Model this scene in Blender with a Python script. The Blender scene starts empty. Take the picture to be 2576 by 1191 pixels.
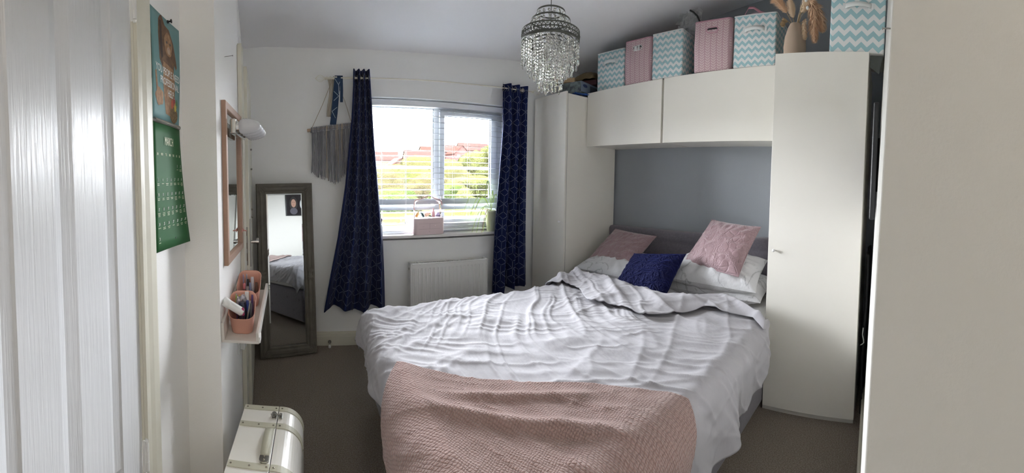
import bpy, math, random
import numpy as np
from mathutils import Vector, Matrix

R = math.radians
C = bpy.context.scene.collection
sc = bpy.context.scene
random.seed(7)

# ------------------------------------------------------------------ camera
# a phone panorama: a cylindrical picture taken standing in the bedroom doorway
PSI, PIT, ROL, FOC, CY, EYE = .5562, .0421, .014, 920.39, -105.52, 1.35
_f = Vector((math.sin(PSI), math.cos(PSI), 0)); _r = Vector((math.cos(PSI), -math.sin(PSI), 0)); _u = Vector((0, 0, 1))
_f2 = _f*math.cos(PIT) - _u*math.sin(PIT); _u2 = _u*math.cos(PIT) + _f*math.sin(PIT)
_r3 = _r*math.cos(ROL) + _u2*math.sin(ROL); _u3 = _u2*math.cos(ROL) - _r*math.sin(ROL)
cd = bpy.data.cameras.new('camera'); cam = bpy.data.objects.new('camera', cd); C.objects.link(cam)
m = Matrix.Identity(4)
for i in range(3):
    m[i][0], m[i][1], m[i][2] = _r3[i], _u3[i], -_f2[i]
m[2][3] = EYE
cam.matrix_world = m
cd.type = 'PANO'
cd.panorama_type = 'CENTRAL_CYLINDRICAL'
cd.central_cylindrical_range_u_min = -1288/FOC
cd.central_cylindrical_range_u_max = 1288/FOC
cd.central_cylindrical_range_v_min = -(595.5-CY)/FOC
cd.central_cylindrical_range_v_max = (595.5+CY)/FOC
cd.central_cylindrical_radius = 1.0
cd.clip_start = .01; cd.clip_end = 1000
sc.camera = cam

# ------------------------------------------------------------------ colour management
sc.view_settings.view_transform = 'Standard'
sc.view_settings.look = 'None'
sc.view_settings.exposure = 3.75
sc.view_settings.gamma = 1.0
sc.view_settings.use_curve_mapping = False
sc.cycles.use_denoising = True
sc.cycles.max_bounces = 12
sc.cycles.diffuse_bounces = 9
sc.cycles.glossy_bounces = 5
sc.cycles.transmission_bounces = 8
sc.cycles.transparent_max_bounces = 16
sc.cycles.sample_clamp_indirect = 6

# ------------------------------------------------------------------ world: overcast spring sky, brighter overhead
w = bpy.data.worlds.new('sky'); sc.world = w; w.use_nodes = True
nt = w.node_tree; nt.nodes.clear()
tc = nt.nodes.new('ShaderNodeTexCoord'); sx = nt.nodes.new('ShaderNodeSeparateXYZ')
nt.links.new(tc.outputs['Generated'], sx.inputs[0])
cr = nt.nodes.new('ShaderNodeValToRGB')
e = cr.color_ramp.elements
e[0].position = 0.0; e[0].color = (5.75, 6.0, 6.35, 1)
e[1].position = 1.0; e[1].color = (6.5, 6.8, 7.1, 1)
q = cr.color_ramp.elements.new(.20); q.color = (7.05, 7.3, 7.65, 1)
q = cr.color_ramp.elements.new(.30); q.color = (7.5, 7.8, 8.15, 1)
nt.links.new(sx.outputs[2], cr.inputs[0])
nz = nt.nodes.new('ShaderNodeTexNoise'); nz.inputs['Scale'].default_value = 4
mp = nt.nodes.new('ShaderNodeMapping'); mp.inputs['Scale'].default_value = (1, 1, 3.5)
nt.links.new(tc.outputs['Generated'], mp.inputs[0]); nt.links.new(mp.outputs[0], nz.inputs[0])
mr = nt.nodes.new('ShaderNodeMapRange'); mr.inputs['To Min'].default_value = .85; mr.inputs['To Max'].default_value = 1.15
nt.links.new(nz.outputs[0], mr.inputs[0])
mu = nt.nodes.new('ShaderNodeVectorMath'); mu.operation = 'SCALE'
nt.links.new(cr.outputs[0], mu.inputs[0]); nt.links.new(mr.outputs[0], mu.inputs['Scale'])
bg = nt.nodes.new('ShaderNodeBackground'); bg.inputs['Strength'].default_value = 1.0
ow = nt.nodes.new('ShaderNodeOutputWorld')
nt.links.new(mu.outputs[0], bg.inputs[0]); nt.links.new(bg.outputs[0], ow.inputs[0])

# ------------------------------------------------------------------ lights
TH = math.atan(-.0511)                       # the window wall runs a little out of square
_t = Vector((math.cos(TH), math.sin(TH), 0)); _n = Vector((math.sin(TH), -math.cos(TH), 0))
OW = Vector((0, 2.92, 0))
def WP(u, v, z): return OW + _t*u + _n*v + Vector((0, 0, z))

def area(name, loc, target, sx_, sy_, power, col):
    l = bpy.data.lights.new(name, 'AREA'); l.shape = 'RECTANGLE'; l.size = sx_; l.size_y = sy_; l.energy = power; l.color = col
    o = bpy.data.objects.new(name, l); C.objects.link(o)
    d = (Vector(target)-Vector(loc)).normalized()
    o.matrix_world = Matrix.Translation(loc) @ d.to_track_quat('-Z', 'Y').to_matrix().to_4x4()
    return o
# the sky lights the room through the window; a portal only steers the sampling
pt = area('window_portal', WP(1.08, -.19, 1.44), WP(1.08, 1, 1.44), 1.24, 1.12, 1, (1, 1, 1)); pt.data.cycles.is_portal = True
# added fill lamp left of the view, brightening wardrobes and bed head through the window
area('added_fill_from_the_left', WP(-.75, -2.3, -.2), WP(1.2, 0, 1.45), 2.6, 3.8, 190, (.97, .99, 1.0))
# added fill lamp behind the camera, brightening the near walls and door
area('added_entry_fill', (.25, -.85, 2.25), (-.35, .6, .5), .35, .35, .18, (1.0, .93, .84))

# ------------------------------------------------------------------ materials
def lin(h):
    h = h.lstrip('#'); o = []
    for i in (0, 2, 4):
        c = int(h[i:i+2], 16)/255; o.append(c/12.92 if c <= .04045 else ((c+.055)/1.055)**2.4)
    return (*o, 1)
def _new(name):
    mt = bpy.data.materials.new(name); mt.use_nodes = True
    return mt, mt.node_tree, mt.node_tree.nodes['Principled BSDF']
def mat(name, col, rough=.6, metal=0, bump=None, spec=.5, var=None, trans=0, alpha=1, sheen=0, emis=None, emstr=1, coat=0):
    """bump=(scale,strength,dist[,stretch xyz]); var=(scale,second colour,amount)"""
    mt, t, b = _new(name)
    c = lin(col) if isinstance(col, str) else col
    b.inputs['Base Color'].default_value = c
    b.inputs['Roughness'].default_value = rough; b.inputs['Metallic'].default_value = metal
    b.inputs['Specular IOR Level'].default_value = spec
    b.inputs['Transmission Weight'].default_value = trans; b.inputs['Alpha'].default_value = alpha
    b.inputs['Sheen Weight'].default_value = sheen; b.inputs['Coat Weight'].default_value = coat
    if emis: b.inputs['Emission Color'].default_value = lin(emis); b.inputs['Emission Strength'].default_value = emstr
    tcn = None
    if bump or var:
        tcn = t.nodes.new('ShaderNodeTexCoord')
    if bump:
        src = tcn.outputs['Object']
        if len(bump) > 3:
            mpn = t.nodes.new('ShaderNodeMapping'); mpn.inputs['Scale'].default_value = bump[3]
            t.links.new(src, mpn.inputs[0]); src = mpn.outputs[0]
        n = t.nodes.new('ShaderNodeTexNoise'); n.inputs['Scale'].default_value = bump[0]; n.inputs['Detail'].default_value = 4
        t.links.new(src, n.inputs[0])
        bp = t.nodes.new('ShaderNodeBump'); bp.inputs['Strength'].default_value = bump[1]; bp.inputs['Distance'].default_value = bump[2]
        t.links.new(n.outputs[0], bp.inputs['Height']); t.links.new(bp.outputs[0], b.inputs['Normal'])
    if var:
        n2 = t.nodes.new('ShaderNodeTexNoise'); n2.inputs['Scale'].default_value = var[0]; n2.inputs['Detail'].default_value = 5
        t.links.new(tcn.outputs['Object'], n2.inputs[0])
        r2 = t.nodes.new('ShaderNodeMapRange'); r2.inputs['From Min'].default_value = .35; r2.inputs['From Max'].default_value = .65
        r2.inputs['To Max'].default_value = var[2]
        t.links.new(n2.outputs[0], r2.inputs[0])
        mx = t.nodes.new('ShaderNodeMix'); mx.data_type = 'RGBA'
        mx.inputs[6].default_value = c; mx.inputs[7].default_value = lin(var[1]) if isinstance(var[1], str) else var[1]
        t.links.new(r2.outputs[0], mx.inputs[0]); t.links.new(mx.outputs[2], b.inputs['Base Color'])
    return mt

class NT:
    """tiny helper for building math node chains"""
    def __init__(s, t): s.t = t
    def m(s, op, a, b=None, c=None):
        n = s.t.nodes.new('ShaderNodeMath'); n.operation = op
        for i, v in enumerate((a, b, c)):
            if v is None: continue
            if isinstance(v, (int, float)): n.inputs[i].default_value = v
            else: s.t.links.new(v, n.inputs[i])
        return n.outputs[0]
    def mix(s, f, c1, c2):
        n = s.t.nodes.new('ShaderNodeMix'); n.data_type = 'RGBA'
        s.t.links.new(f, n.inputs[0])
        for i, c in ((6, c1), (7, c2)):
            if isinstance(c, str): n.inputs[i].default_value = lin(c)
            else: s.t.links.new(c, n.inputs[i])
        return n.outputs[2]
    def sep(s, out='Object'):
        tcn = s.t.nodes.new('ShaderNodeTexCoord'); x = s.t.nodes.new('ShaderNodeSeparateXYZ')
        s.t.links.new(tcn.outputs[out], x.inputs[0]); return x.outputs, tcn.outputs[out]

M = {}
M['wall'] = mat('wall_white_emulsion', '#eeedeb', .75, bump=(180, .25, .002), spec=.25)
M['wallshade'] = mat('wall_white_painted_shade', '#d8d6d0', .75, bump=(180, .25, .002), spec=.25)  # same white emulsion, with the television wall's shade put into the colour
M['wall2'] = mat('wall_cool_white', '#ebecec', .75, bump=(180, .25, .002), spec=.25)
M['ceil'] = mat('ceiling_white', '#ececee', .85, bump=(220, .3, .002), spec=.2)
M['greywall'] = mat('wall_slate_grey', '#979ca2', .7, bump=(160, .3, .002), spec=.3)
M['gloss'] = mat('cream_gloss_paint', '#d6d3c5', .4, bump=(30, .08, .002), spec=.5)
M['upvc'] = mat('white_upvc', '#e6e9ee', .3)
M['white'] = mat('white_plastic', '#e4e4e2', .4)
M['carpet'] = mat('brown_grey_carpet', '#b0a497', .95, bump=(300, 1.0, .012), spec=.05, var=(170, '#85796d', 1.0), sheen=.1)
M['laminate'] = mat('white_laminate', '#e0ddd5', .36, bump=(300, .06, .001), spec=.45)
M['lamedge'] = mat('grey_edge_shadow_gap', '#8b8b89', .6)
M['navy'] = mat('navy_blackout_cloth', '#0b1b4a', .85, bump=(500, .3, .002), sheen=.1, spec=.2)
M['silver'] = mat('silver_foil_print', '#8b95a8', .45, metal=.4)
M['chrome'] = mat('chrome', '#d5d5d2', .12, metal=1)
M['steel'] = mat('brushed_steel', '#9c9a94', .35, metal=1)
M['pewter'] = mat('antique_pewter', '#62645f', .45, metal=.6)
M['hbfab'] = mat('charcoal_weave', '#77727b', .9, bump=(350, .6, .004), sheen=.3, var=(60, '#69656f', .7))
M['glass'] = None
def glassy(name, tint=(1, 1, 1, 1), gl=.08, rough=.02):
    mt = bpy.data.materials.new(name); mt.use_nodes = True; t = mt.node_tree; t.nodes.clear()
    tr = t.nodes.new('ShaderNodeBsdfTransparent'); tr.inputs[0].default_value = tint
    g = t.nodes.new('ShaderNodeBsdfGlossy'); g.inputs['Roughness'].default_value = rough
    fr = t.nodes.new('ShaderNodeFresnel'); fr.inputs[0].default_value = 1.45
    ma = t.nodes.new('ShaderNodeMath'); ma.operation = 'MULTIPLY_ADD'; ma.inputs[1].default_value = 1.0; ma.inputs[2].default_value = gl*.2
    t.links.new(fr.outputs[0], ma.inputs[0])
    mx = t.nodes.new('ShaderNodeMixShader'); o = t.nodes.new('ShaderNodeOutputMaterial')
    t.links.new(ma.outputs[0], mx.inputs[0]); t.links.new(tr.outputs[0], mx.inputs[1]); t.links.new(g.outputs[0], mx.inputs[2]); t.links.new(mx.outputs[0], o.inputs[0])
    return mt
M['glass'] = glassy('window_glass')
M['acrylic'] = glassy('clear_acrylic', (.97, .95, .95, 1), .3)
M['poly'] = mat('clear_polythene', '#f4f6f8', .3, alpha=.22)
M['crystal'] = mat('cut_crystal', '#f4f4f2', .03, trans=1.0)
M['crystal'].node_tree.nodes['Principled BSDF'].inputs['IOR'].default_value = 1.5
M['mirror'] = mat('mirror_silvering', '#dfe3e4', .015, metal=1)
M['black'] = mat('black_plastic', '#17181b', .4)

# ------------------------------------------------------------------ mesh builder
class MB:
    def __init__(s): s.v = []; s.f = []; s.m = []; s.s = []
    def add(s, vs, fs, mi=0, sm=False):
        b = len(s.v); s.v.extend([tuple(map(float, p)) for p in vs])
        for f in fs: s.f.append(tuple(b+i for i in f)); s.m.append(mi); s.s.append(sm)
        return s
    def hexa(s, p, mi=0):     # 8 points: bottom ring 0-3, top ring 4-7
        return s.add(p, [(0, 3, 2, 1), (4, 5, 6, 7), (0, 1, 5, 4), (1, 2, 6, 5), (2, 3, 7, 6), (3, 0, 4, 7)], mi)
    def box(s, x0, x1, y0, y1, z0, z1, mi=0):
        return s.hexa([(x0, y0, z0), (x1, y0, z0), (x1, y1, z0), (x0, y1, z0), (x0, y0, z1), (x1, y0, z1), (x1, y1, z1), (x0, y1, z1)], mi)
    def obox(s, c, ax, ay, az, mi=0):
        c, ax, ay, az = map(Vector, (c, ax, ay, az))
        return s.hexa([c-ax-ay-az, c+ax-ay-az, c+ax+ay-az, c-ax+ay-az, c-ax-ay+az, c+ax-ay+az, c+ax+ay+az, c-ax+ay+az], mi)
    def ring_frames(s, pts, closed=False):
        pts = [Vector(p) for p in pts]; n = len(pts); fr = []; up = None
        for i in range(n):
            a = pts[(i-1) % n] if (closed or i > 0) else pts[i]; b = pts[(i+1) % n] if (closed or i < n-1) else pts[i]
            t = (b-a); t = t.normalized() if t.length > 1e-9 else Vector((0, 0, 1))
            if up is None:
                up = Vector((0, 0, 1)) if abs(t.z) < .9 else Vector((1, 0, 0))
            x = t.cross(up).normalized(); y = x.cross(t).normalized(); up = y
            fr.append((pts[i], x, y))
        return fr
    def tube(s, pts, r, n=8, mi=0, closed=False, caps=True, sm=True, flat=1.0):
        fr = s.ring_frames(pts, closed); vs = []; rr = r if hasattr(r, '__len__') else [r]*len(fr)
        for (p, x, y), q in zip(fr, rr):
            for k in range(n):
                a = 2*math.pi*k/n; vs.append(p + x*math.cos(a)*q + y*math.sin(a)*q*flat)
        N = len(fr); fs = []
        for i in range(N if closed else N-1):
            for k in range(n):
                a = i*n+k; b = i*n+(k+1) % n; c = ((i+1) % N)*n+(k+1) % n; d = ((i+1) % N)*n+k
                fs.append((a, b, c, d))
        s.add(vs, fs, mi, sm)
        if caps and not closed:
            s.add(vs[:n], [tuple(reversed(range(n)))], mi); s.add(vs[-n:], [tuple(range(n))], mi)
        return s
    def cyl(s, a, b, r, n=16, mi=0, r2=None, sm=True): return s.tube([a, b], [r, r if r2 is None else r2], n, mi, sm=sm)
    def lathe(s, prof, n=24, mi=0, c=(0, 0, 0), sm=True, sx=1, sy=1, axis='z'):
        vs = []
        for r, z in prof:
            for k in range(n):
                a = 2*math.pi*k/n; x, y = r*math.cos(a)*sx, r*math.sin(a)*sy
                if axis == 'z': vs.append((c[0]+x, c[1]+y, c[2]+z))
                elif axis == 'x': vs.append((c[0]+z, c[1]+x, c[2]+y))
                else: vs.append((c[0]+x, c[1]+z, c[2]+y))
        fs = [(i*n+k, i*n+(k+1) % n, (i+1)*n+(k+1) % n, (i+1)*n+k) for i in range(len(prof)-1) for k in range(n)]
        return s.add(vs, fs, mi, sm)
    def ball(s, c, r, n=10, mi=0, sc_=(1, 1, 1), sm=True):
        pr = [(max(r*math.sin(math.pi*i/n), 1e-5), -r*math.cos(math.pi*i/n)) for i in range(n+1)]
        b = len(s.v); s.lathe(pr, 2*n, mi, (0, 0, 0), sm)
        for i in range(b, len(s.v)):
            p = s.v[i]; s.v[i] = (c[0]+p[0]*sc_[0], c[1]+p[1]*sc_[1], c[2]+p[2]*sc_[2])
        return s
    def grid(s, P, mi=0, sm=True, closed_u=False):
        P = np.asarray(P); a, b = P.shape[:2]; vs = P.reshape(-1, 3)
        fs = [(i*b+j, ((i+1) % a)*b+j, ((i+1) % a)*b+j+1, i*b+j+1) for i in range(a if closed_u else a-1) for j in range(b-1)]
        return s.add(vs, fs, mi, sm)
    def poly(s, pts, mi=0): return s.add(pts, [tuple(range(len(pts)))], mi)
    def prism(s, pts, d, mi=0):     # planar outline extruded by vector d
        d = Vector(d); n = len(pts); vs = [Vector(p) for p in pts]+[Vector(p)+d for p in pts]
        return s.add(vs, [tuple(reversed(range(n))), tuple(range(n, 2*n))]+[(i, (i+1) % n, n+(i+1) % n, n+i) for i in range(n)], mi)
    def xf(s, mtx):
        s.v = [tuple(mtx @ Vector(p)) for p in s.v]; return s
    def build(s, name, mats, parent=None, loc=None, rot=None, bevel=0, seg=2, solid=0, recalc=False, sub=0):
        me = bpy.data.meshes.new(name); me.from_pydata(s.v, [], s.f); me.update()
        for mm in (mats if isinstance(mats, (list, tuple)) else [mats]): me.materials.append(M[mm] if isinstance(mm, str) else mm)
        me.polygons.foreach_set('material_index', s.m); me.polygons.foreach_set('use_smooth', s.s)
        if recalc:
            import bmesh
            bm = bmesh.new(); bm.from_mesh(me); bmesh.ops.recalc_face_normals(bm, faces=bm.faces); bm.to_mesh(me); bm.free()
        o = bpy.data.objects.new(name, me); C.objects.link(o)
        if parent: o.parent = parent
        if loc is not None: o.location = loc
        if rot is not None: o.rotation_euler = rot
        if solid:
            k = o.modifiers.new('thick', 'SOLIDIFY'); k.thickness = solid; k.offset = 0
        if bevel:
            k = o.modifiers.new('bevel', 'BEVEL'); k.width = bevel; k.segments = seg; k.limit_method = 'ANGLE'; k.angle_limit = R(40)
        if sub:
            k = o.modifiers.new('sub', 'SUBSURF'); k.levels = sub; k.render_levels = sub
        return o

def tag(o, label=None, cat=None, group=None, kind=None):
    if label: o['label'] = label
    if cat: o['category'] = cat
    if group: o['group'] = group
    if kind: o['kind'] = kind
    return o
def thing(name, label, cat, loc=(0, 0, 0), rotz=0, group=None, rot=None):
    o = bpy.data.objects.new(name, None); C.objects.link(o); o.empty_display_size = .05
    o.location = loc; o.rotation_euler = rot if rot else (0, 0, rotz)
    return tag(o, label, cat, group)
def struct(o): o['kind'] = 'structure'; return o
def text(name, body, size, parent, loc, mt, rot=(0, 0, 0), sx_=1, align='CENTER', ext=.0002):
    cu = bpy.data.curves.new(name, 'FONT'); cu.body = body; cu.size = size; cu.align_x = align; cu.align_y = 'CENTER'; cu.extrude = ext
    cu.resolution_u = 3
    cu.materials.append(M[mt] if isinstance(mt, str) else mt)
    tmp = bpy.data.objects.new(name, cu); C.objects.link(tmp); bpy.context.view_layer.update()
    me = bpy.data.meshes.new_from_object(tmp.evaluated_get(bpy.context.evaluated_depsgraph_get())); bpy.data.objects.remove(tmp)
    for v in me.vertices: v.co.x *= sx_
    o = bpy.data.objects.new(name, me); C.objects.link(o); o.parent = parent; o.location = loc; o.rotation_euler = rot
    return o
_rng = np.random.RandomState(3)
_L = _rng.rand(256, 256)
def vnoise(x, y):
    x = np.asarray(x, float); y = np.asarray(y, float)
    xi = np.floor(x).astype(int); yi = np.floor(y).astype(int); fx = x-xi; fy = y-yi
    fx = fx*fx*(3-2*fx); fy = fy*fy*(3-2*fy)
    g = lambda a, b: _L[a % 256, b % 256]
    return (g(xi, yi)*(1-fx)+g(xi+1, yi)*fx)*(1-fy)+(g(xi, yi+1)*(1-fx)+g(xi+1, yi+1)*fx)*fy
def fbm(x, y, o=4):
    s = 0; a = .5
    for i in range(o): s = s+a*vnoise(x*2**i+17*i, y*2**i+31*i); a *= .5
    return s/(1-.5**o)
def smooth(a, b, x):
    t = np.clip((x-a)/(b-a), 0, 1); return t*t*(3-2*t)

# ================================================================== THE ROOM
def ceil_z(x, y): return float(np.interp(x, [-.33, 0, .25, .7, .9, 1.25, 1.5, 1.8], [2.405, 2.377, 2.369, 2.365, 2.366, 2.376, 2.388, 2.413])) + (2.87-y)*(.02+.065*max(x, 0))
FLO = [(-.62, -1.5), (2.95, -1.5), (2.95, 3.3), (-.62, 3.3)]
f = MB().box(-.62, 2.95, -1.5, 3.2, -.12, 0); struct(f.build('floor', 'carpet'))
# ceiling: slightly sagging board, a patch of gridded plaster
gx = np.linspace(-.75, 2.95, 38); gy = np.linspace(-1.5, 3.2, 14)
P = np.array([[(x, y, ceil_z(x, y)) for y in gy] for x in gx])
cb = MB().grid(P[:, ::-1]); P2 = P.copy(); P2[..., 2] += .15; cb.grid(P2)
struct(cb.build('ceiling', 'ceil'))

HW = 2.75
# window wall, with the opening for the window
wx0, wx1, wz0, wz1 = .455, 1.70, .875, 2.0
f = MB(); T = .27
f.box(-.72, wx0, 0, T, -.1, HW); f.box(wx1, 2.95, 0, T, -.1, HW); f.box(wx0, wx1, 0, T, wz1, HW); f.box(wx0, wx1, 0, T, -.1, wz0-.03)
struct(f.build('wall_window', 'wall2', loc=OW, rot=(0, 0, TH)))
# slate grey headboard wall, a little out of square
HS = .0468
def hx(y): return 2.738 - (y-.1)*.058
f = MB().hexa([(hx(-.2), -.2, -.1), (hx(-.2)+.2, -.2, -.1), (hx(3.1)+.2, 3.1, -.1), (hx(3.1), 3.1, -.1), (hx(-.2), -.2, HW+.2), (hx(-.2)+.2, -.2, HW+.2), (hx(3.1)+.2, 3.1, HW+.2), (hx(3.1), 3.1, HW+.2)])
struct(f.build('wall_headboard', 'greywall'))
# television wall and its end in the doorway (leans by a degree)
def cy_(x, z): return .0045 + (x-.45)*.0215 - .0171*(z-1.25)
def cprism(x0, x1, z0, z1, d0, d1):   # strip standing off the television wall
    return [(x0, cy_(x0, z0)+d0, z0), (x1, cy_(x1, z0)+d0, z0), (x1, cy_(x1, z0)+d1, z0), (x0, cy_(x0, z0)+d1, z0),
            (x0, cy_(x0, z1)+d0, z1), (x1, cy_(x1, z1)+d0, z1), (x1, cy_(x1, z1)+d1, z1), (x0, cy_(x0, z1)+d1, z1)]
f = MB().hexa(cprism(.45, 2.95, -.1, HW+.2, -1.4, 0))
struct(f.build('wall_television', 'wallshade', bevel=.002))
f = MB().hexa(cprism(.451, 2.73, 0, .105, 0, .016)); f.hexa(cprism(.451, 2.73, .105, .12, 0, .010))
struct(f.build('baseboard_television', 'gloss', bevel=.003))
# left side of the entry, the step and the dressing mirror wall
def wallpoly(name, pts, th, mt):
    f = MB()
    f.prism([(x, y, -.1) for x, y in pts], (0, 0, HW+.1)); return struct(f.build(name, mt, recalc=True))
wallpoly('wall_left', [(-.5, 1.06), (-.5, 1.405), (-.70, 1.405), (-.70, 1.06)], .1, 'wall')
wallpoly('wall_left', [(-.5, -1.4), (-.5, .1), (-.70, .1), (-.70, -1.4)], .1, 'wall')
f = MB().box(-.7, -.5, .1, 1.06, 2.26, HW); struct(f.build('wall_left', 'wall'))
wallpoly('wall_mirror', [(-.357, 1.405), (-.374, 1.965), (-.520, 2.93), (-.54, 3.10), (-.75, 3.10), (-.75, 1.405)], .1, 'wall')
f = MB().box(-.7, .6, -1.5, -1.38, -.1, HW); struct(f.build('wall_back', 'wall'))
# skirting of the window wall
f = MB().box(-.50, 2.0, -.018, 0, 0, .098).box(-.50, 2.0, -.012, 0, .098, .112).box(-.5, 2.0, -.0205, -.018, .070, .076)
struct(f.build('baseboard_window', 'gloss', loc=OW, rot=(0, 0, TH), bevel=.002))

# ---- cupboard door in the left wall with its casing
M['graindoor'] = None
mt, t, b = _new('white_grained_gloss_door'); N = NT(t)
o_, vec = N.sep()
mpn = t.nodes.new('ShaderNodeMapping'); mpn.inputs['Scale'].default_value = (1, 40, 1.4); t.links.new(vec, mpn.inputs[0])
n = t.nodes.new('ShaderNodeTexNoise'); n.inputs['Scale'].default_value = 3.2; n.inputs['Detail'].default_value = 6; n.inputs['Distortion'].default_value = .6
t.links.new(mpn.outputs[0], n.inputs[0])
n3 = t.nodes.new('ShaderNodeTexNoise'); n3.inputs['Scale'].default_value = 7; n3.inputs['Detail'].default_value = 8
mp3 = t.nodes.new('ShaderNodeMapping'); mp3.inputs['Scale'].default_value = (1, 14, .6); t.links.new(vec, mp3.inputs[0]); t.links.new(mp3.outputs[0], n3.inputs[0])
hh = N.m('ADD', N.m('MULTIPLY', N.m('SMOOTH_MIN', n.outputs[0], .5, .08), 1.0), N.m('MULTIPLY', n3.outputs[0], .5))
bp = t.nodes.new('ShaderNodeBump'); bp.inputs['Strength'].default_value = .55; bp.inputs['Distance'].default_value = .004
t.links.new(hh, bp.inputs['Height']); t.links.new(bp.outputs[0], b.inputs['Normal'])
b.inputs['Base Color'].default_value = lin('#d3d4d6'); b.inputs['Roughness'].default_value = .30; b.inputs['Specular IOR Level'].default_value = .5
M['graindoor'] = mt
dr = bpy.data.objects.new('door_1', None); C.objects.link(dr); dr.location = (-.5, .985, 0); struct(dr)
# moulded leaf as a height profile across y, panel ends in z
ys = [0, -.118, -.124, -.148, -.166, -.176, -.305, -.318, -.345, -.372, -.378, -.505, -.511, -.535, -.553, -.563, -.70, -.713, -.74, -.765, -.77, -.88]
dep = {0: 0, 1: 0, 2: -.005, 3: -.012, 4: -.005, 5: -.001, 6: -.001, 7: -.005, 8: -.012, 9: -.005, 10: 0, 11: 0, 12: -.005, 13: -.012, 14: -.005, 15: -.001, 16: -.001, 17: -.005, 18: -.012, 19: -.005, 20: 0, 21: 0}
zs = [.01, .50, .506, .53, .548, .558, 2.10, 2.11, 2.13, 2.15, 2.156, 2.25]
zd = [0, 0, .4, 1, .9, 1, 1, .9, 1, .4, 0, 0]
def leafx(i, j):
    d = dep[i]
    if j in (0, 1, 10, 11): return 0
    inside = 1 < i < 10 or 11 < i < 20
    if not inside: return 0
    if j in (2, 9): return min(d, -.005) if d else 0
    if j in (3, 8): return -.012
    if j in (4, 7): return min(d, -.005)
    return d
P = np.array([[(leafx(i, j)-.006, ys[i], zs[j]) for j in range(len(zs))] for i in range(len(ys))])
f = MB().grid(P, sm=False)
f.box(-.046, -.020, -.88, 0, .01, 2.25); f.box(-.02, -.0062, -.003, 0, .01, 2.25)
f.build('door_leaf', 'graindoor', dr)
for zc in (.50, 1.88):
    f = MB()
    f.cyl((.006, .006, zc-.045), (.006, .006, zc+.045), .007, 14)
    f.cyl((.006, .006, zc+.047), (.006, .006, zc+.055), .0062, 14, r2=.004); f.cyl((.006, .006, zc-.055), (.006, .006, zc-.047), .004, 14, r2=.0062)
    for q in (-.018, .016): f.cyl((.006, .006, zc+q), (.006, .006, zc+q+.0015), .0076, 14)
    f.box(-.004, .003, -.002, .016, zc-.05, zc+.05)
    f.build('hinge', 'white', dr)
# casing: stepped architrave profile around the doorway
prof = [(0, 0), (.0, .012), (.012, .014), (.018, .009), (.030, .010), (.050, .016), (.078, .019), (.088, .017), (.092, .010), (.095, 0)]
f = MB()
vs = []
for y, x in prof: vs += [(-.5+x, .992+y, 0), (-.5+x, .992+y, 2.36)]
f.add(vs, [(2*i, 2*i+2, 2*i+3, 2*i+1) for i in range(len(prof)-1)])
f.box(-.60, -.4995, .987, 1.000, 0, 2.27)
struct(f.build('trim_1', 'gloss'))

# ---- white door standing ajar past the dressing mirror, seen on its edge
d2 = bpy.data.objects.new('door_2', None); C.objects.link(d2); d2.location = (-.3585, 2.045, 0)
dirv = Vector((-.445, 2.73, 0))-Vector((-.3585, 2.045, 0)); d2.rotation_euler = (0, 0, math.atan2(dirv.y, dirv.x)); struct(d2)
# local x runs along the leaf away from the viewer, local -y is the bedroom face
f = MB().box(0, dirv.length, -.020, .020, .012, 1.985)
f.build('door_leaf', 'gloss', d2, bevel=.002)
MB().box(-.0015, 0, -.011, .011, .86, 1.08).build('latch_plate', 'steel', d2, bevel=.004)
f = MB()
for z0, z1 in ((1.03, 1.06), (.955, .99), (.885, .93)): f.box(-.0025, -.001, -.006, .006, z0, z1)
f.build('latch_opening', mat('latch_brown', '#6a5846', .6), d2, bevel=.003)
f = MB().box(.045, .075, -.026, -.020, .84, 1.12)
f.build('handle_plate', 'steel', d2, bevel=.002)
f = MB().cyl((.06, -.02, .985), (.06, -.060, .985), .009, 12); f.cyl((.06, -.056, .985), (.06, -.072, .985), .013, 14)
f.cyl((.06, -.064, .985), (.16, -.064, .985), .008, 12)
f.build('lever_handle', 'chrome', d2)
for z in (1.42, 1.55, 1.10, 1.15): MB().cyl((dirv.length*.55, -.02, z), (dirv.length*.55, -.032, z), .006, 10).build('hinge', 'steel', d2)
f = MB().box(-.372, -.348, 1.940, 2.000, 0, 2.07).box(-.375, -.352, 1.965, 1.98, 0, 2.085)
struct(f.build('trim_2', 'gloss', bevel=.003))

# ---- window frame, glass and board
fr = bpy.data.objects.new('window_1', None); C.objects.link(fr); fr.location = WP(0, -.03, 0); fr.rotation_euler = (0, 0, TH); struct(fr)
# local: x along the wall, +y out of doors, z up
ZB, ZT = wz0+.02, wz1
f = MB()
y0, y1 = .085, .15
f.box(wx0, wx1, y0, y1, ZB, ZB+.045); f.box(wx0, wx1, y0, y1, ZT-.055, ZT)
f.box(wx0, wx0+.05, y0, y1, ZB+.045, ZT-.055); f.box(wx1-.05, wx1, y0, y1, ZB+.045, ZT-.055); f.box(1.052, 1.102, y0, y1, ZB+.045, ZT-.055)
f.box(wx0, wx1, y0, y1, wz0-.03, ZB)
f.build('window_frame', 'upvc', fr, bevel=.004)
f = MB()   # right-hand opening casement
a0, a1, b0, b1 = 1.104, 1.652, ZB+.047, ZT-.057
f.box(a0, a1, .070, .118, b0, b0+.055); f.box(a0, a1, .070, .118, b1-.052, b1); f.box(a0, a0+.045, .070, .118, b0+.055, b1-.052); f.box(a1-.062, a1, .070, .118, b0+.055, b1-.052)
cs = f.build('casement', 'upvc', fr, bevel=.005)
MB().box(1.112, 1.128, .055, .068, 1.115, 1.20).box(1.115, 1.125, .040, .056, 1.12, 1.14).build('window_handle', 'white', fr, bevel=.003)
f = MB()
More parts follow.
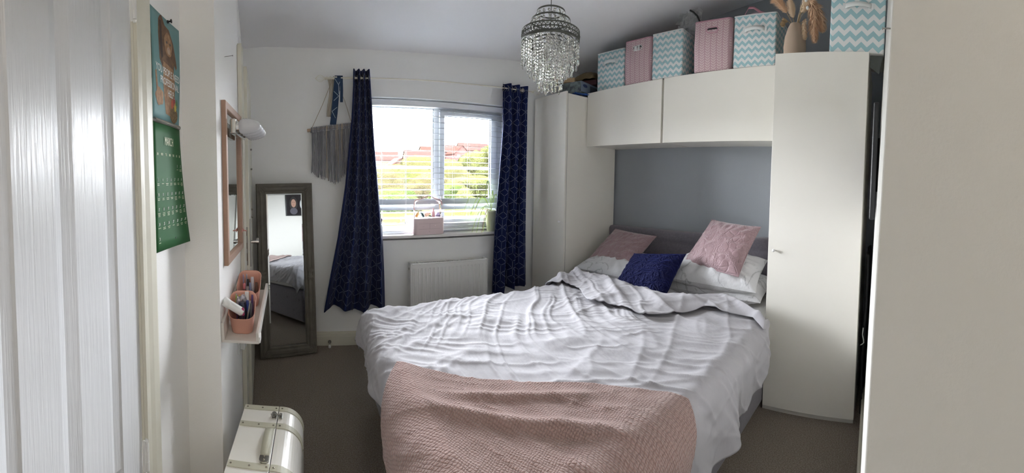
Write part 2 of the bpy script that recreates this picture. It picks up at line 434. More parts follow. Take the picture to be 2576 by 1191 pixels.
for x0, x1, z0, z1 in ((wx0+.05, 1.052, ZB+.045, ZT-.055), (a0+.045, a1-.062, b0+.055, b1-.052)): 
    f.box(x0, x1, .098, .102, z0, z1)
f.build('glass', 'glass', fr)
M['seal'] = mat('grey_rubber_seal', '#55697c', .6)
f = MB()
for x0, x1, z0, z1 in ((wx0+.05, 1.052, ZB+.045, ZT-.055), (a0+.045, a1-.062, b0+.055, b1-.052)):
    f.box(x0, x0+.005, .088, .098, z0, z1); f.box(x1-.005, x1, .088, .098, z0, z1); f.box(x0, x1, .088, .098, z1-.004, z1); f.box(x0, x1, .088, .098, z0, z0+.003)
f.build('glazing_seal', 'seal', fr)
MB().box(wx0, wx1, .125, .145, 1.432, 1.458).build('outer_rail', mat('pale_grey_rail', '#7f8a93', .5), fr, bevel=.002)
sb = MB().box(wx0-.03, wx1+.03, -.070, .085, wz0-.012, wz0+.014)
sb.build('window_sill', mat('sill_gloss', '#dedbd8', .3), fr, bevel=.006)

# ---- outside: daylit surfaces seen through the pane
def outmat(*a, **k):
    k['spec'] = 0; o = mat(*a, **k); return o
def OUT(h, k):
    c = lin(h); k *= 2.35; return (c[0]/k, c[1]/k, c[2]/k, 1)
gr = outmat('spring_grass', OUT('#c2dc78', 17), .95, bump=(3, .5, .3), var=(.35, OUT('#d3d58c', 17), .8))
P = []
for x in np.linspace(-160, 220, 60):
    row = []
    for y in np.linspace(3.6, 260, 60):
        z = -3.0 + 11.5*smooth(70, 190, y) + 1.2*(vnoise(x*.03+5, y*.03)-.5)*smooth(25, 80, y) + 3.0*smooth(60, 150, y)*smooth(0, 120, x)
        row.append((x, y, z))
    P.append(row)
P = np.array(P)
def gz(x, y): return float(-3.0 + 11.5*smooth(70, 190, y) + 1.2*(vnoise(x*.03+5, y*.03)-.5)*smooth(25, 80, y) + 3.0*smooth(60, 150, y)*smooth(0, 120, x))
struct(MB().grid(P[:, ::-1]).build('ground_outside', gr))
def leafmat(nm, c, c2): return outmat(nm, OUT(c, 11), .9, bump=(6, 1.0, .5), var=(2.2, OUT(c2, 11), .9))
LM = [leafmat('olive_scrub_leaf', '#dcd695', '#cfca84'), leafmat('fresh_green_leaf', '#c6dd7c', '#b3d67c'), leafmat('russet_scrub_leaf', '#e2cd9c', '#d8d38f'), leafmat('yellow_green_leaf', '#e0e08c', '#cdd88a')]
trm = outmat('tree_bark', OUT('#c8bda8', 12), .9)
rs = random.Random(5)
def dome(f, c, rx, ry, rz, seed, n=18):
    P = []
    for i in range(n+1):
        th = math.pi*i/n; row = []
        for k in range(2*n):
            ph = 2*math.pi*k/(2*n)
            r = 1+.45*(float(fbm(3+2.2*math.cos(ph)*math.sin(th)+seed, 3+2.2*math.sin(ph)*math.sin(th)+2.5*math.cos(th)+seed*3))-.5)+.25*(float(vnoise(9*ph+seed, 9*th))-.5)*math.sin(th)
            row.append((c[0]+rx*r*math.sin(th)*math.cos(ph), c[1]+ry*r*math.sin(th)*math.sin(ph), c[2]+rz*r*math.cos(th)))
        row.append(row[0]); P.append(row)
    f.grid(P)
def at(px, d):   # world x for an azimuth given as a pixel column, at depth y=d
    return d*math.tan((px-1288)/FOC+PSI)
SH = [('russet', 955, 62, 5, 3.6, 2, 'russet scrub bush at the left of the view from the window'), ('olive', 985, 75, 6, 3.8, 0, 'olive scrub bush below the tiled barn outside'),
      ('green', 990, 50, 4.2, 3.0, 1, 'bright green bush in front of the scrub outside'), ('yellow', 1035, 70, 6, 4.0, 3, 'yellow green scrub bush left of the window mullion outside'),
      ('russet', 1080, 60, 5.5, 3.2, 2, 'russet scrub bush directly behind the window mullion'), ('green', 1135, 55, 4.0, 3.2, 1, 'fresh green bush right of the window mullion outside'),
      ('russet', 1180, 58, 6.0, 4.2, 2, 'wide russet scrub bush in the right-hand pane'), ('yellow', 1225, 52, 5.5, 4.6, 3, 'yellow scrub bush at the right edge of the view outside'),
      ('olive', 1130, 85, 7, 4.6, 0, 'olive scrub below the red gabled house outside'), ('olive', 1060, 90, 7, 4.2, 0, 'olive scrub behind the yellow bush outside'), ('yellow', 930, 70, 6, 4.2, 3, 'yellow scrub behind the left curtain edge outside'),
      ('olive', 1200, 88, 7, 5.5, 3, 'yellow green scrub below the far right houses outside')]
SH.sort(key=lambda r: r[2])
for iS, (kind, px, d, rr, hh_, mi, lab) in enumerate(SH):
    k_ = (46+6.5*iS)/d; d *= k_; rr *= k_*.8; hh_ *= k_**.5
    x = at(px, d); f = MB(); z = gz(x, d); hh_ *= 1.45 if d >= 70 else 1.0
    dome(f, (0, 0, hh_*.45), rr, 2.2, hh_*.62, rs.random()*9)
    dome(f, (rr*.6, -.4, hh_*.3), rr*.6, 1.6, hh_*.45, rs.random()*9)
    dome(f, (-rr*.7, -.4, hh_*.25), rr*.55, 1.6, hh_*.4, rs.random()*9)
    tag(f.build('scrub_bush', LM[mi], loc=(x, d, z)), lab, 'bush', 'scrub bushes outside the window')
tr = thing('tree', 'tall pale yellow-green tree beside the houses outside', 'tree', (at(1225, 40), 40, gz(at(1225, 40), 40)))
f = MB(); 
for k in range(9): dome(f, (rs.uniform(-1.6, 1.6), rs.uniform(-1, 1), 4.6+rs.uniform(-1.6, 3.2)), rs.uniform(1, 1.9), 1.2, rs.uniform(.8, 1.5), k*1.7, 12)
f.build('foliage', LM[3], tr)
f = MB().cyl((0, 0, 0), (.1, 0, 4.4), .28, 10, r2=.14); f.cyl((.1, 0, 3), (-1, .2, 5.6), .12, 8, r2=.04); f.cyl((.1, 0, 3.2), (1.1, .2, 6), .12, 8, r2=.04); f.build('trunk', trm, tr)
BR = outmat('red_brick', OUT('#e0aaa2', 11), .9, var=(1.5, OUT('#d99e96', 11), .8)); BR2 = outmat('orange_brick', OUT('#efcdb4', 11), .9, var=(1.5, OUT('#e8c2aa', 11), .8)); RND = outmat('cream_render', OUT('#f0e8c8', 11), .9)
RT = outmat('terracotta_tiles', OUT('#e8ab9c', 24), .85, bump=(2, .4, .1)); RT2 = outmat('rust_red_tiles', OUT('#ecb6ac', 24), .85, bump=(2, .4, .1)); WG = outmat('house_window_glass', OUT('#d0dade', 11), .2); WF = outmat('house_window_frame', OUT('#f4f4f2', 11), .4)
def house(px, d, wd, dp, hw, hr, wm, rm, rot, lab, gable=False, dz=0, extra=None):
    x = at(px, d); hs = thing('house', lab, 'house', (x, d, gz(x, d)+dz), rot, 'houses on the hill outside')
    a, bb = wd/2, dp/2
    f = MB().box(-a, a, -bb, bb, -1.5, hw)
    if gable: f.prism([(-a, -bb, hw), (a, -bb, hw), (0, -bb, hw+hr)], (0, dp, 0))
    else: f.prism([(-a, -bb, hw), (-a, bb, hw), (-a, 0, hw+hr)], (wd, 0, 0))
    f.build('walls', wm, hs)
    f = MB(); o = .4
    if gable:
        for sg in (-1, 1): f.hexa([(0, -bb-o, hw+hr), (sg*(a+o), -bb-o, hw-.25), (sg*(a+o), bb+o, hw-.25), (0, bb+o, hw+hr), (0, -bb-o, hw+hr+.2), (sg*(a+o), -bb-o, hw), (sg*(a+o), bb+o, hw), (0, bb+o, hw+hr+.2)])
    else:
        for sg in (-1, 1): f.hexa([(-a-o, 0, hw+hr), (-a-o, sg*(bb+o), hw-.25), (a+o, sg*(bb+o), hw-.25), (a+o, 0, hw+hr), (-a-o, 0, hw+hr+.2), (-a-o, sg*(bb+o), hw), (a+o, sg*(bb+o), hw), (a+o, 0, hw+hr+.2)])
    f.build('roof', rm, hs, recalc=True)
    nn = max(1, int(wd/3.2))
    for k in range(nn):
        for zz in ((1.0, 2.2), (3.4, 4.6)):
            if zz[1] > hw+(.3 if not gable else 1.2): continue
            cx = -a+wd*(k+.5)/nn
            wf = MB().box(cx-.7, cx+.7, -bb-.06, -bb-.01, zz[0], zz[1]).build('window', WF, hs)
            MB().box(cx-.55, cx+.55, -bb-.08, -bb-.055, zz[0]+.12, zz[1]-.12).build('pane', WG, wf)
    if extra == 'solar': MB().hexa([(-3.0, -bb-.1, hw+.25), (1.4, -bb-.1, hw+.25), (1.4, -.6, hw+hr-.0), (-3.0, -.6, hw+hr-.0), (-3.0, -bb-.1, hw+.4), (1.4, -bb-.1, hw+.4), (1.4, -.6, hw+hr+.15), (-3.0, -.6, hw+hr+.15)]).build('solar_panel', outmat('pale_solar_glass', OUT('#e0e8ee', 14), .2), hs)
    return hs
house(962, 135, 11, 7, 4.2, 3.2, RND, RT2, R(-6), 'cream rendered house with red tiled roof at the far left outside', dz=.0)
house(1000, 125, 7, 8, 3.2, 2.6, BR2, RT, R(8), 'orange brick gabled house with a pale solar panel roof outside', True, dz=.0)
MB().hexa([(-3.9, -3, 3.1), (-.1, -3, 5.8), (-.1, 3, 5.8), (-3.9, 3, 3.1), (-3.9, -3, 3.3), (-.1, -3, 6.0), (-.1, 3, 6.0), (-3.9, 3, 3.3)]).build('solar_panel', outmat('pale_solar_glass', OUT('#e0e8ee', 14), .2), [o for o in C.objects if o.name == 'house.001'][0], loc=(0, 0, .1))
house(1052, 150, 12, 8, 5.0, 3.4, BR2, RT2, R(-4), 'long orange brick house left of the window mullion outside', dz=-1.8)
house(1080, 180, 10, 8, 5.0, 3.6, BR2, RT, R(3), 'orange brick house partly behind the window mullion', dz=-.6)
house(1128, 160, 10, 8, 5.2, 3.2, BR, RT2, R(-3), 'red brick house just right of the window mullion outside', dz=0)
house(1150, 150, 7.2, 9, 5.0, 3.4, BR, RT, R(4), 'deep red brick house with a steep gable facing the window', True, dz=-.3)
house(1188, 172, 16, 8, 5.2, 3.8, BR2, RT2, R(-3), 'long pink roofed house on the skyline at the right', dz=.5)
house(1216, 196, 12, 8, 5.2, 3.8, BR2, RT, R(3), 'small far house at the right end of the skyline', dz=1.0)
f = MB().box(-2.6, 2.6, -1.6, 1.6, -.4, 2.6); f.box(-2.8, 2.8, -1.8, 1.8, 2.6, 2.8)
tag(f.build('garage', outmat('pale_blue_render', OUT('#d5e6ec', 12), .8), loc=(at(1163, 128), 128, gz(at(1163, 128), 128)+.4), rot=(0, 0, .1)), 'small flat-roofed pale blue garage below the gabled house', 'garage')
f = MB(); 
for k in range(30): f.box(-30+k*2.4, -30+k*2.4+.12, -.05, .05, 0, 1.3)
f.box(-30, 42, -.04, .04, 1.15, 1.3); f.box(-30, 42, -.04, .04, .5, .62)

# ================================================================== WARDROBES
# right tall wardrobe (front faces the bed end, -x)
wr = thing('wardrobe', 'tall white wardrobe to the right of the bed', 'wardrobe', (2.068, .114, 0), 0, 'white wardrobes')
YL = .552
f = MB().box(.02, .630, .0, YL, .032, 2.127); f.build('carcass', 'laminate', wr, bevel=.0015)
# (local y from the near end to the bed end)
MB().box(.0, .018, .0, YL-.006, .034, 2.13).build('door', 'laminate', wr, bevel=.0018)
MB().box(.022, .05, .004, YL, 0, .032).build('plinth', mat('plinth_white', '#c9c6be', .5, bump=(40, .3, .003)), wr)
f = MB().cyl((0, YL-.045, .972), (-.010, YL-.045, .972), .0035, 10); f.lathe([(0.0001, -.024), (.008, -.023), (.009, -.019), (.0085, -.012), (.004, -.009), (.003, 0)], 14, c=(0, YL-.045, .972), axis='x')
f.build('knob', 'white', [c for c in wr.children if c.name.startswith('door')][0])
# left tall wardrobe
LX, LY0, LY1 = 1.964, 2.334, 2.780
wl = thing('wardrobe', 'tall white wardrobe between the window curtain and the bed', 'wardrobe', (LX, LY0, 0), 0, 'white wardrobes')
f = MB().box(.022, hx(LY1)-LX-.004, .0, LY1-LY0-.002, .0, 2.072); f.build('carcass', 'laminate', wl, bevel=.0015)
dl = MB().box(0, .018, .0, LY1-LY0, .03, 2.088).build('door', 'laminate', wl, bevel=.0018)
MB().box(.0183, .0215, .001, .43, .03, 2.07).build('shadow_gap', 'lamedge', wl)
f = MB().lathe([(0.0001, -.024), (.008, -.023), (.009, -.019), (.0085, -.012), (.004, -.009), (.003, 0)], 14, c=(0, .048, .998), axis='x')
f.build('knob', 'white', dl)
# overhead cabinets (front plane x = K - .07 y)
def fx(y): return 2.3636 - .07*y
def ohz(y, top): # slightly falling towards the window
    k = (y-.68)/(2.334-.68)
    return (2.150-.046*k) if top else (1.650-.006*k)
def cab(y0, y1, lab, wide):
    o = thing('overhead_cabinet', lab, 'cabinet', (0, 0, 0), 0, 'overhead cabinets above the bed')
    c0, c1 = hx(y0)-.002, hx(y1)-.002; a0_, a1_ = fx(y0)+.02, fx(y1)+.02
    MB().hexa([(a0_, y0, ohz(y0, 0)+.006), (c0, y0, ohz(y0, 0)+.006), (c1, y1, ohz(y1, 0)+.006), (a1_, y1, ohz(y1, 0)+.006), (a0_, y0, ohz(y0, 1)-.004), (c0, y0, ohz(y0, 1)-.004), (c1, y1, ohz(y1, 1)-.004), (a1_, y1, ohz(y1, 1)-.004)]).build('carcass', 'laminate', o, bevel=.001)
    g = .003
    MB().hexa([(fx(y0), y0+g, ohz(y0, 0)), (fx(y0)+.018, y0+g, ohz(y0, 0)), (fx(y1)+.018, y1-g, ohz(y1, 0)), (fx(y1), y1-g, ohz(y1, 0)), (fx(y0), y0+g, ohz(y0, 1)), (fx(y0)+.018, y0+g, ohz(y0, 1)), (fx(y1)+.018, y1-g, ohz(y1, 1)), (fx(y1), y1-g, ohz(y1, 1))]).build('door', 'laminate', o, bevel=.0015)
cab(1.583, 2.330, 'overhead white cabinet nearer the window, smaller of the two', 1)
cab(.669, 1.571, 'overhead white cabinet nearer the tall right wardrobe, wider of the two', 2)

# ================================================================== BED
bx0, bx1, by0, by1 = .37, 2.56, .665, 2.05
bed = thing('divan_bed', 'double bed with a dark grey upholstered base and headboard', 'bed', (0, 0, 0))
f = MB(); 
f.box(bx0, bx1, by0, by1, .045, .36); f.build('divan_base', 'hbfab', bed, bevel=.02, seg=3)
for x in (bx0+.12, bx1-.12):
    for y in (by0+.1, by1-.1): MB().cyl((x, y, 0), (x, y, .046), .025, 12).build('foot', 'black', bed)
f = MB().box(bx0+.01, bx1-.01, by0+.01, by1-.01, .36, .565); f.build('mattress', mat('mattress_ticking', '#d9d8d6', .9), bed, bevel=.05, seg=4)
# buttons on the base foot and side
for k in range(5):
    for z in (.14, .26): MB().ball((bx0-.001, by0+.14+k*.26+(.13 if z > .2 else 0), z), .012, 6, 0, (.4, 1, 1)).build('base_button', 'hbfab', bed)
# padded headboard with stitched channels
def hbx(y): return hx(y)-.012
y0, y1 = .675, 2.325; n = 80; zt0, zt1 = .957, .935
P = []
for side in (0,):
    for i in range(n+1):
        y = y0+(y1-y0)*i/n; row = []
        u = (i/n*6) % 1; zt = zt0+(zt1-zt0)*i/n + .0
        for k, (dx, z) in enumerate([(0, .30), (-.075, .30), (-.080, .5), (-.080, .7), (-.080, zt-.105), (-.071, zt-.093), (-.080, zt-.080), (-.080, zt-.02), (-.068, zt-.003), (-.04, zt), (0, zt)]):
            row.append((hbx(y)+dx, y, z))
        P.append(row)
P = np.array(P)
f = MB().grid(P); f.poly([tuple(p) for p in P[0]]); f.poly([tuple(p) for p in P[-1][::-1]])
f.build('headboard', 'hbfab', bed, recalc=True)

# ---- duvet and blanket drape
TOP, RAD = .585, .075
ex0, ex1, ey0, ey1 = bx0-.085, 9.0, by0-.080, by1+.045
def wrinkle(p, q):
    w1 = fbm(p*1.3+3, q*1.3+1, 3); w2 = fbm(p*1.1+30, q*1.4+9, 3)
    a = p*1.0 + .35*np.sin(q*2.0-.6) + .28*(w1-.5)
    r1 = 1-np.abs(2*vnoise(a*9.0, q*1.15+w2*1.5+4)-1); r1 = r1**3
    r2 = 1-np.abs(2*vnoise((p*.75+q*.62)*8+w1*2.2, (q*.8-p*.6)*1.3+8)-1); r2 = r2**3
    r3 = 1-np.abs(2*vnoise((p*.35-q*.9)*13+w2*3, (p*.9+q*.35)*2.2+15)-1); r3 = r3**3
    r4 = 1-np.abs(2*vnoise(a*24+w2*3, q*2.6+w1*3+30)-1); r4 = r4**2.5
    r5 = 1-np.abs(2*vnoise((p*.6+q*.8)*27+w1*4, (q*.6-p*.8)*4+50)-1); r5 = r5**2.5
    m4 = smooth(.32, .55, fbm(p*2.1+60, q*2.1+5, 2)); m5 = smooth(.35, .55, fbm(p*2.4+90, q*2.4+15, 2))
    big = fbm(p*2.2+7, q*2.2+2, 2)-.5
    hd = smooth(.25, 1.5, p)
    return .012*r1*(.35+.9*hd) + .008*r2*(.6+.5*hd) + .006*r3 + .009*r4*m4 + .006*r5*m5 + .02*big
def drape(p, q, lift=0.0, flare=.05, soft=1.0):
    """flat cloth coordinates -> draped position over the rounded bed edge"""
    i0, i1, j0, j1 = ex0+RAD, ex1, ey0+RAD, ey1-RAD
    cx = np.clip(p, i0, i1); cyy = np.clip(q, j0, j1)
    dx, dy = p-cx, q-cyy; d = np.hypot(dx, dy); dd = np.where(d > 1e-9, d, 1)
    nx, ny = dx/dd, dy/dd
    L = RAD*math.pi/2; ang = np.clip(d/RAD, 0, math.pi/2)
    rr = RAD+lift; hang = np.clip(d-L, 0, None)
    ar = np.arctan2(ny, nx)
    s_along = np.where(np.abs(nx) > np.abs(ny), q, p)
    rip = hang*(.13*np.sin(s_along*13+ar*2)+.07*np.sin(s_along*27+1+ar*3))
    out = rr*np.sin(ang) + hang*flare + rip
    z = TOP-RAD+rr*np.cos(ang)-hang*.985
    wv = wrinkle(p, q)*soft
    nz_ = np.cos(ang); no = np.sin(ang)
    crown = .045*(1-((q-(ey0+ey1)/2)/.75)**2)*smooth(.25, .9, p)*(ang < 1e-6) + 0
    crown = .03*np.clip(1-np.abs((q-(ey0+ey1)/2)/.78)**2.5, 0, 1)*smooth(.35, 1.0, p)
    return np.stack([cx+nx*(out+wv*no), cyy+ny*(out+wv*no), z+wv*nz_+crown], -1)
M['duvet'] = mat('white_crumpled_cotton', '#aeacb1', .85, bump=(5, .5, .012, (5, 1.6, 1)), sheen=.1, var=(5, '#a4a2a6', .4))
NP, NQ = 330, 260
pa = np.linspace(ex0-.125, 1.86, NP); qa = np.linspace(ey0-.305, ey1+.13, NQ)
def xfold(y): return np.interp(y, [.45, .62, .88, 1.15, 1.5, 1.86, 2.1, 2.3], [1.90, 1.95, 2.02, 1.86, 1.80, 1.86, 1.85, 1.80])
def qlow(p): return ey0+.075-(.118+np.interp(p, [.2, .6, 1.27, 1.5, 1.75, 1.9, 2.05], [.26, .26, .225, .225, .165, .08, .05]))
qlast = qa[-1]; q0 = qa[0]
def qmap(p, qv): return np.where(qv < 1.2, 1.2-(1.2-qv)*(1.2-qlow(p))/(1.2-q0), qv)
PP = np.zeros((NP+56, NQ, 3))
for j, qv in enumerate(qa):
    xf = xfold(qv) + .02*math.sin(qv*9)
    s = (pa-pa[0])/(pa[-1]-pa[0]); pp = pa[0]+s*(xf-pa[0])
    hangk = .0
    # round off the near foot corner of the cloth so it does not trail
    PP[:NP, j] = drape(pp, qmap(pp, np.full(NP, qv)))
    # turned-back edge
    qf = max(float(qmap(np.array(xf), np.array(qv))), ey0+.0+.04*(qv-q0))
    for k in range(56):
        t_ = (k+1)/56; L_ = (.27+.05*math.sin(qv*5+1)+.03*math.sin(qv*13))*float(.10+.90*smooth(ey0-.05, ey0+.30, qv)); arc = .026
        if t_ < .16:
            a = t_/.16*math.pi; x = xf+arc*math.sin(a)*1.3; dz = arc*(1-math.cos(a))
            b0_ = drape(np.array([xf]), np.array([qf]))[0]
            PP[NP+k, j] = (x, b0_[1], b0_[2]+dz)
        else:
            back = (t_-.16)/.84*L_; b0_ = drape(np.array([xf-back]), np.array([qf]))[0]
            puff = 2*arc*(1-.62*(back/L_)**2) + .018*float(1-abs(2*vnoise(back*11+3+qv*1.2, qv*2.4)-1))**2 + .010*math.sin(back*38+qv*4)*(1-back/L_)
            puff = max(puff, .008)
            outw = .0
            PP[NP+k, j] = (b0_[0], b0_[1]-outw, b0_[2]+puff)
f = MB().grid(PP)
dv = f.build('duvet', 'duvet', solid=.006)
tag(dv, 'rumpled white duvet spread over the bed with its top edge turned back', 'duvet')

# blanket: dusty pink waffle throw across the near foot corner
mt, t, b = _new('dusty_pink_waffle_fleece'); N = NT(t)
uv = t.nodes.new('ShaderNodeUVMap'); sp = t.nodes.new('ShaderNodeSeparateXYZ'); t.links.new(uv.outputs[0], sp.inputs[0])
nz1 = t.nodes.new('ShaderNodeTexNoise'); nz1.inputs['Scale'].default_value = 38; nz1.inputs['Detail'].default_value = 3; t.links.new(uv.outputs[0], nz1.inputs[0])
U = N.m('ADD', N.m('ADD', N.m('MULTIPLY', sp.outputs[0], .87), N.m('MULTIPLY', sp.outputs[1], .5)), N.m('MULTIPLY', nz1.outputs[0], .016)); V = N.m('ADD', N.m('SUBTRACT', N.m('MULTIPLY', sp.outputs[1], .87), N.m('MULTIPLY', sp.outputs[0], .5)), N.m('MULTIPLY', nz1.outputs[0], -.016))
s1 = N.m('ABSOLUTE', N.m('SINE', N.m('MULTIPLY', U, math.pi*108))); s2 = N.m('ABSOLUTE', N.m('SINE', N.m('MULTIPLY', V, math.pi*98)))
nz2 = t.nodes.new('ShaderNodeTexNoise'); nz2.inputs['Scale'].default_value = 230; nz2.inputs['Detail'].default_value = 4; t.links.new(uv.outputs[0], nz2.inputs[0])
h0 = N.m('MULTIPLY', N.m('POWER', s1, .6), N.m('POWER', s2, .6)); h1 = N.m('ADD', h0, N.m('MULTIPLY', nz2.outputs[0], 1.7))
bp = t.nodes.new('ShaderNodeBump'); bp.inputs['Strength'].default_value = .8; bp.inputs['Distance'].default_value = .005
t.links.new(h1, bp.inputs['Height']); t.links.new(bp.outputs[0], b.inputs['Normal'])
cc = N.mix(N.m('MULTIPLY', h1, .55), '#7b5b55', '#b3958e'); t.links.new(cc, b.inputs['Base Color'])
b.inputs['Roughness'].default_value = .95; b.inputs['Sheen Weight'].default_value = .4; b.inputs['Specular IOR Level'].default_value = .1
M['throw'] = mt
A, B, Cc, Dd = map(np.array, ((.352, 1.372), (1.066, .632), (.64, .19), (.03, .56)))
La = np.linalg.norm(B-A); NA, NB = 230, 200; Wd = .95
AA, BB = np.meshgrid(np.linspace(0, La, NA), np.linspace(0, Wd, NB), indexing='ij')
ua, ub = AA/La, BB/Wd
PPp = (1-ua)*(1-ub)*A[0]+ua*(1-ub)*B[0]+ua*ub*Cc[0]+(1-ua)*ub*Dd[0]
QQ = (1-ua)*(1-ub)*A[1]+ua*(1-ub)*B[1]+ua*ub*Cc[1]+(1-ua)*ub*Dd[1]
edge = .016*np.sin(AA*6.5+.5)*(1-ub); PPp = PPp-edge*.7; QQ = QQ-edge*.7
def fold(a, b):
    r1 = np.exp(-((b-.16-.10*np.sin(a*2.1+.4)-.05*a)/.035)**2)*smooth(.05, .25, a)*smooth(1.0, .55, a)
    r2 = np.exp(-((b-.09-.05*np.sin(a*3+1.2))/.028)**2)*smooth(.15, .35, a)*smooth(.85, .5, a)
    r3 = np.exp(-((b-.42-.30*(a-.5))/.05)**2)*smooth(.5, .8, a)
    return .026*r1+.016*r2+.012*r3+.02*(fbm(a*3+40, b*3+20, 3)-.5)
G = drape(PPp, QQ, lift=.020, flare=.06, soft=.38)
ang_ = np.clip(np.hypot(PPp-np.clip(PPp, ex0+RAD, 9), QQ-np.clip(QQ, ey0+RAD, ey1-RAD))/RAD, 0, math.pi/2)
G[..., 2] += (.018+fold(AA, BB))*np.cos(ang_)*1.0
cxx = np.clip(PPp, ex0+RAD, 9); cyy2 = np.clip(QQ, ey0+RAD, ey1-RAD); dd2 = np.hypot(PPp-cxx, QQ-cyy2); dd2 = np.where(dd2 > 1e-9, dd2, 1)
ofs = (.018+.6*fold(AA, BB)+.012)*np.sin(ang_)
G[..., 0] += (PPp-cxx)/dd2*ofs; G[..., 1] += (QQ-cyy2)/dd2*ofs
G[..., 2] = np.maximum(G[..., 2], .02)
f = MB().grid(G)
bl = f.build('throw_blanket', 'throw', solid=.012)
uvl = bl.data.uv_layers.new(name='UVMap')
UVv = np.stack([AA, BB], -1).reshape(-1, 2)
for lp in bl.data.loops: uvl.data[lp.index].uv = UVv[lp.vertex_index]
tag(bl, 'dusty pink waffle throw blanket across the near foot corner of the bed', 'blanket')

# ---- pillows and cushions, each given by its four corners
def pillow(c, thick, n=44, pinch=.05, wr=.004, seed=1, flat=.62):
    c = [np.array(p, float) for p in c]      # TL, TR, BR, BL
    nrm = np.cross(c[1]-c[0], c[3]-c[0]); nrm /= np.linalg.norm(nrm)
    f = MB(); s = np.linspace(-1, 1, n); S, T_ = np.meshgrid(s, s, indexing='ij')
    for sg in (1, -1):
        S2 = S*(1-pinch*(1-T_**2)*np.abs(S)**3); T2 = T_*(1-pinch*(1-S**2)*np.abs(T_)**3)
        a = (S2+1)/2; b_ = (T2+1)/2
        Pq = (1-a)[..., None]*(1-b_)[..., None]*c[0]+a[..., None]*(1-b_)[..., None]*c[1]+a[..., None]*b_[..., None]*c[2]+(1-a)[..., None]*b_[..., None]*c[3]
        h_ = ((1-np.abs(S)**2.6)*(1-np.abs(T_)**2.6))**flat
        edge_ = smooth(1, .6, np.maximum(np.abs(S), np.abs(T_)))
        wv = wr*((1-np.abs(2*vnoise(S*3.2+seed*7+T_*1.5, T_*3.2+seed)-1))**2*2+(fbm(S*3+seed, T_*3+seed*2, 3)-.5))*(h_**.5)
        rad = wr*1.4*np.sin(np.arctan2(T_, S)*18+seed)*smooth(.3, .9, np.maximum(np.abs(S), np.abs(T_)))*edge_
        H_ = thick/2*h_+wv+rad
        Pq = Pq+sg*nrm*H_[..., None]
        f.grid(Pq if sg > 0 else Pq[:, ::-1])
    return f, c, nrm
mt, t, b = _new('pink_quilted_satin'); N = NT(t); o_, vec = N.sep()
vo = t.nodes.new('ShaderNodeTexVoronoi'); vo.feature = 'SMOOTH_F1'; vo.inputs['Scale'].default_value = 17; vo.inputs['Smoothness'].default_value = .25
nzz = t.nodes.new('ShaderNodeTexNoise'); nzz.inputs['Scale'].default_value = 6; mv = t.nodes.new('ShaderNodeVectorMath'); mv.operation = 'MULTIPLY_ADD'
t.links.new(vec, nzz.inputs[0]); t.links.new(nzz.outputs[1], mv.inputs[0]); mv.inputs[1].default_value = (.12, .12, .12); t.links.new(vec, mv.inputs[2]); t.links.new(mv.outputs[0], vo.inputs[0])
ve = t.nodes.new('ShaderNodeTexVoronoi'); ve.feature = 'DISTANCE_TO_EDGE'; ve.inputs['Scale'].default_value = 17; t.links.new(mv.outputs[0], ve.inputs[0])
ve2 = t.nodes.new('ShaderNodeTexVoronoi'); ve2.feature = 'DISTANCE_TO_EDGE'; ve2.inputs['Scale'].default_value = 75; t.links.new(vec, ve2.inputs[0])
msk = t.nodes.new('ShaderNodeTexNoise'); msk.inputs['Scale'].default_value = 11; t.links.new(vec, msk.inputs[0])
mk = N.m('GREATER_THAN', msk.outputs[0], .54)
ring = N.m('ABSOLUTE', N.m('SINE', N.m('MULTIPLY', vo.outputs[0], 5.2)))
ln_ = N.m('MINIMUM', N.m('MULTIPLY', ve.outputs[0], 9), 1.0); l2 = N.m('MINIMUM', N.m('MULTIPLY', ve2.outputs[0], 3.5), 1.0)
hgt = N.m('ADD', N.m('MULTIPLY', N.m('MINIMUM', N.m('MULTIPLY', ring, 3), 1.0), N.m('MULTIPLY', ln_, .8)), N.m('MULTIPLY', N.m('MULTIPLY', l2, mk), .5))
bp = t.nodes.new('ShaderNodeBump'); bp.inputs['Strength'].default_value = .55; bp.inputs['Distance'].default_value = .006; t.links.new(hgt, bp.inputs['Height']); t.links.new(bp.outputs[0], b.inputs['Normal'])
b.inputs['Base Color'].default_value = lin('#94787d'); b.inputs['Roughness'].default_value = .58; b.inputs['Sheen Weight'].default_value = .4
M['quilt'] = mt
mt, t, b = _new('navy_chenille'); N = NT(t); o_, vec = N.sep()
wv = t.nodes.new('ShaderNodeTexWave'); wv.inputs['Scale'].default_value = 16; wv.inputs['Distortion'].default_value = 14; wv.inputs['Detail'].default_value = 3; t.links.new(vec, wv.inputs[0])
bp = t.nodes.new('ShaderNodeBump'); bp.inputs['Strength'].default_value = .9; bp.inputs['Distance'].default_value = .008; t.links.new(wv.outputs[1], bp.inputs['Height']); t.links.new(bp.outputs[0], b.inputs['Normal'])
b.inputs['Base Color'].default_value = lin('#060b38'); b.inputs['Roughness'].default_value = .85; b.inputs['Sheen Weight'].default_value = .25; b.inputs['Sheen Tint'].default_value = lin('#2a3fa0'); b.inputs['Specular IOR Level'].default_value = .2
M['chenille'] = mt
mt, t, b = _new('white_marble_print_cotton'); N = NT(t); o_, vec = N.sep()
n1 = t.nodes.new('ShaderNodeTexNoise'); n1.inputs['Scale'].default_value = 4.2; n1.inputs['Detail'].default_value = 7; n1.inputs['Distortion'].default_value = 1.3; t.links.new(vec, n1.inputs[0])
vein = N.m('SUBTRACT', 1.0, N.m('MINIMUM', N.m('MULTIPLY', N.m('ABSOLUTE', N.m('SUBTRACT', n1.outputs[0], .5)), 42), 1.0))
n2 = t.nodes.new('ShaderNodeTexNoise'); n2.inputs['Scale'].default_value = 5; t.links.new(vec, n2.inputs[0])
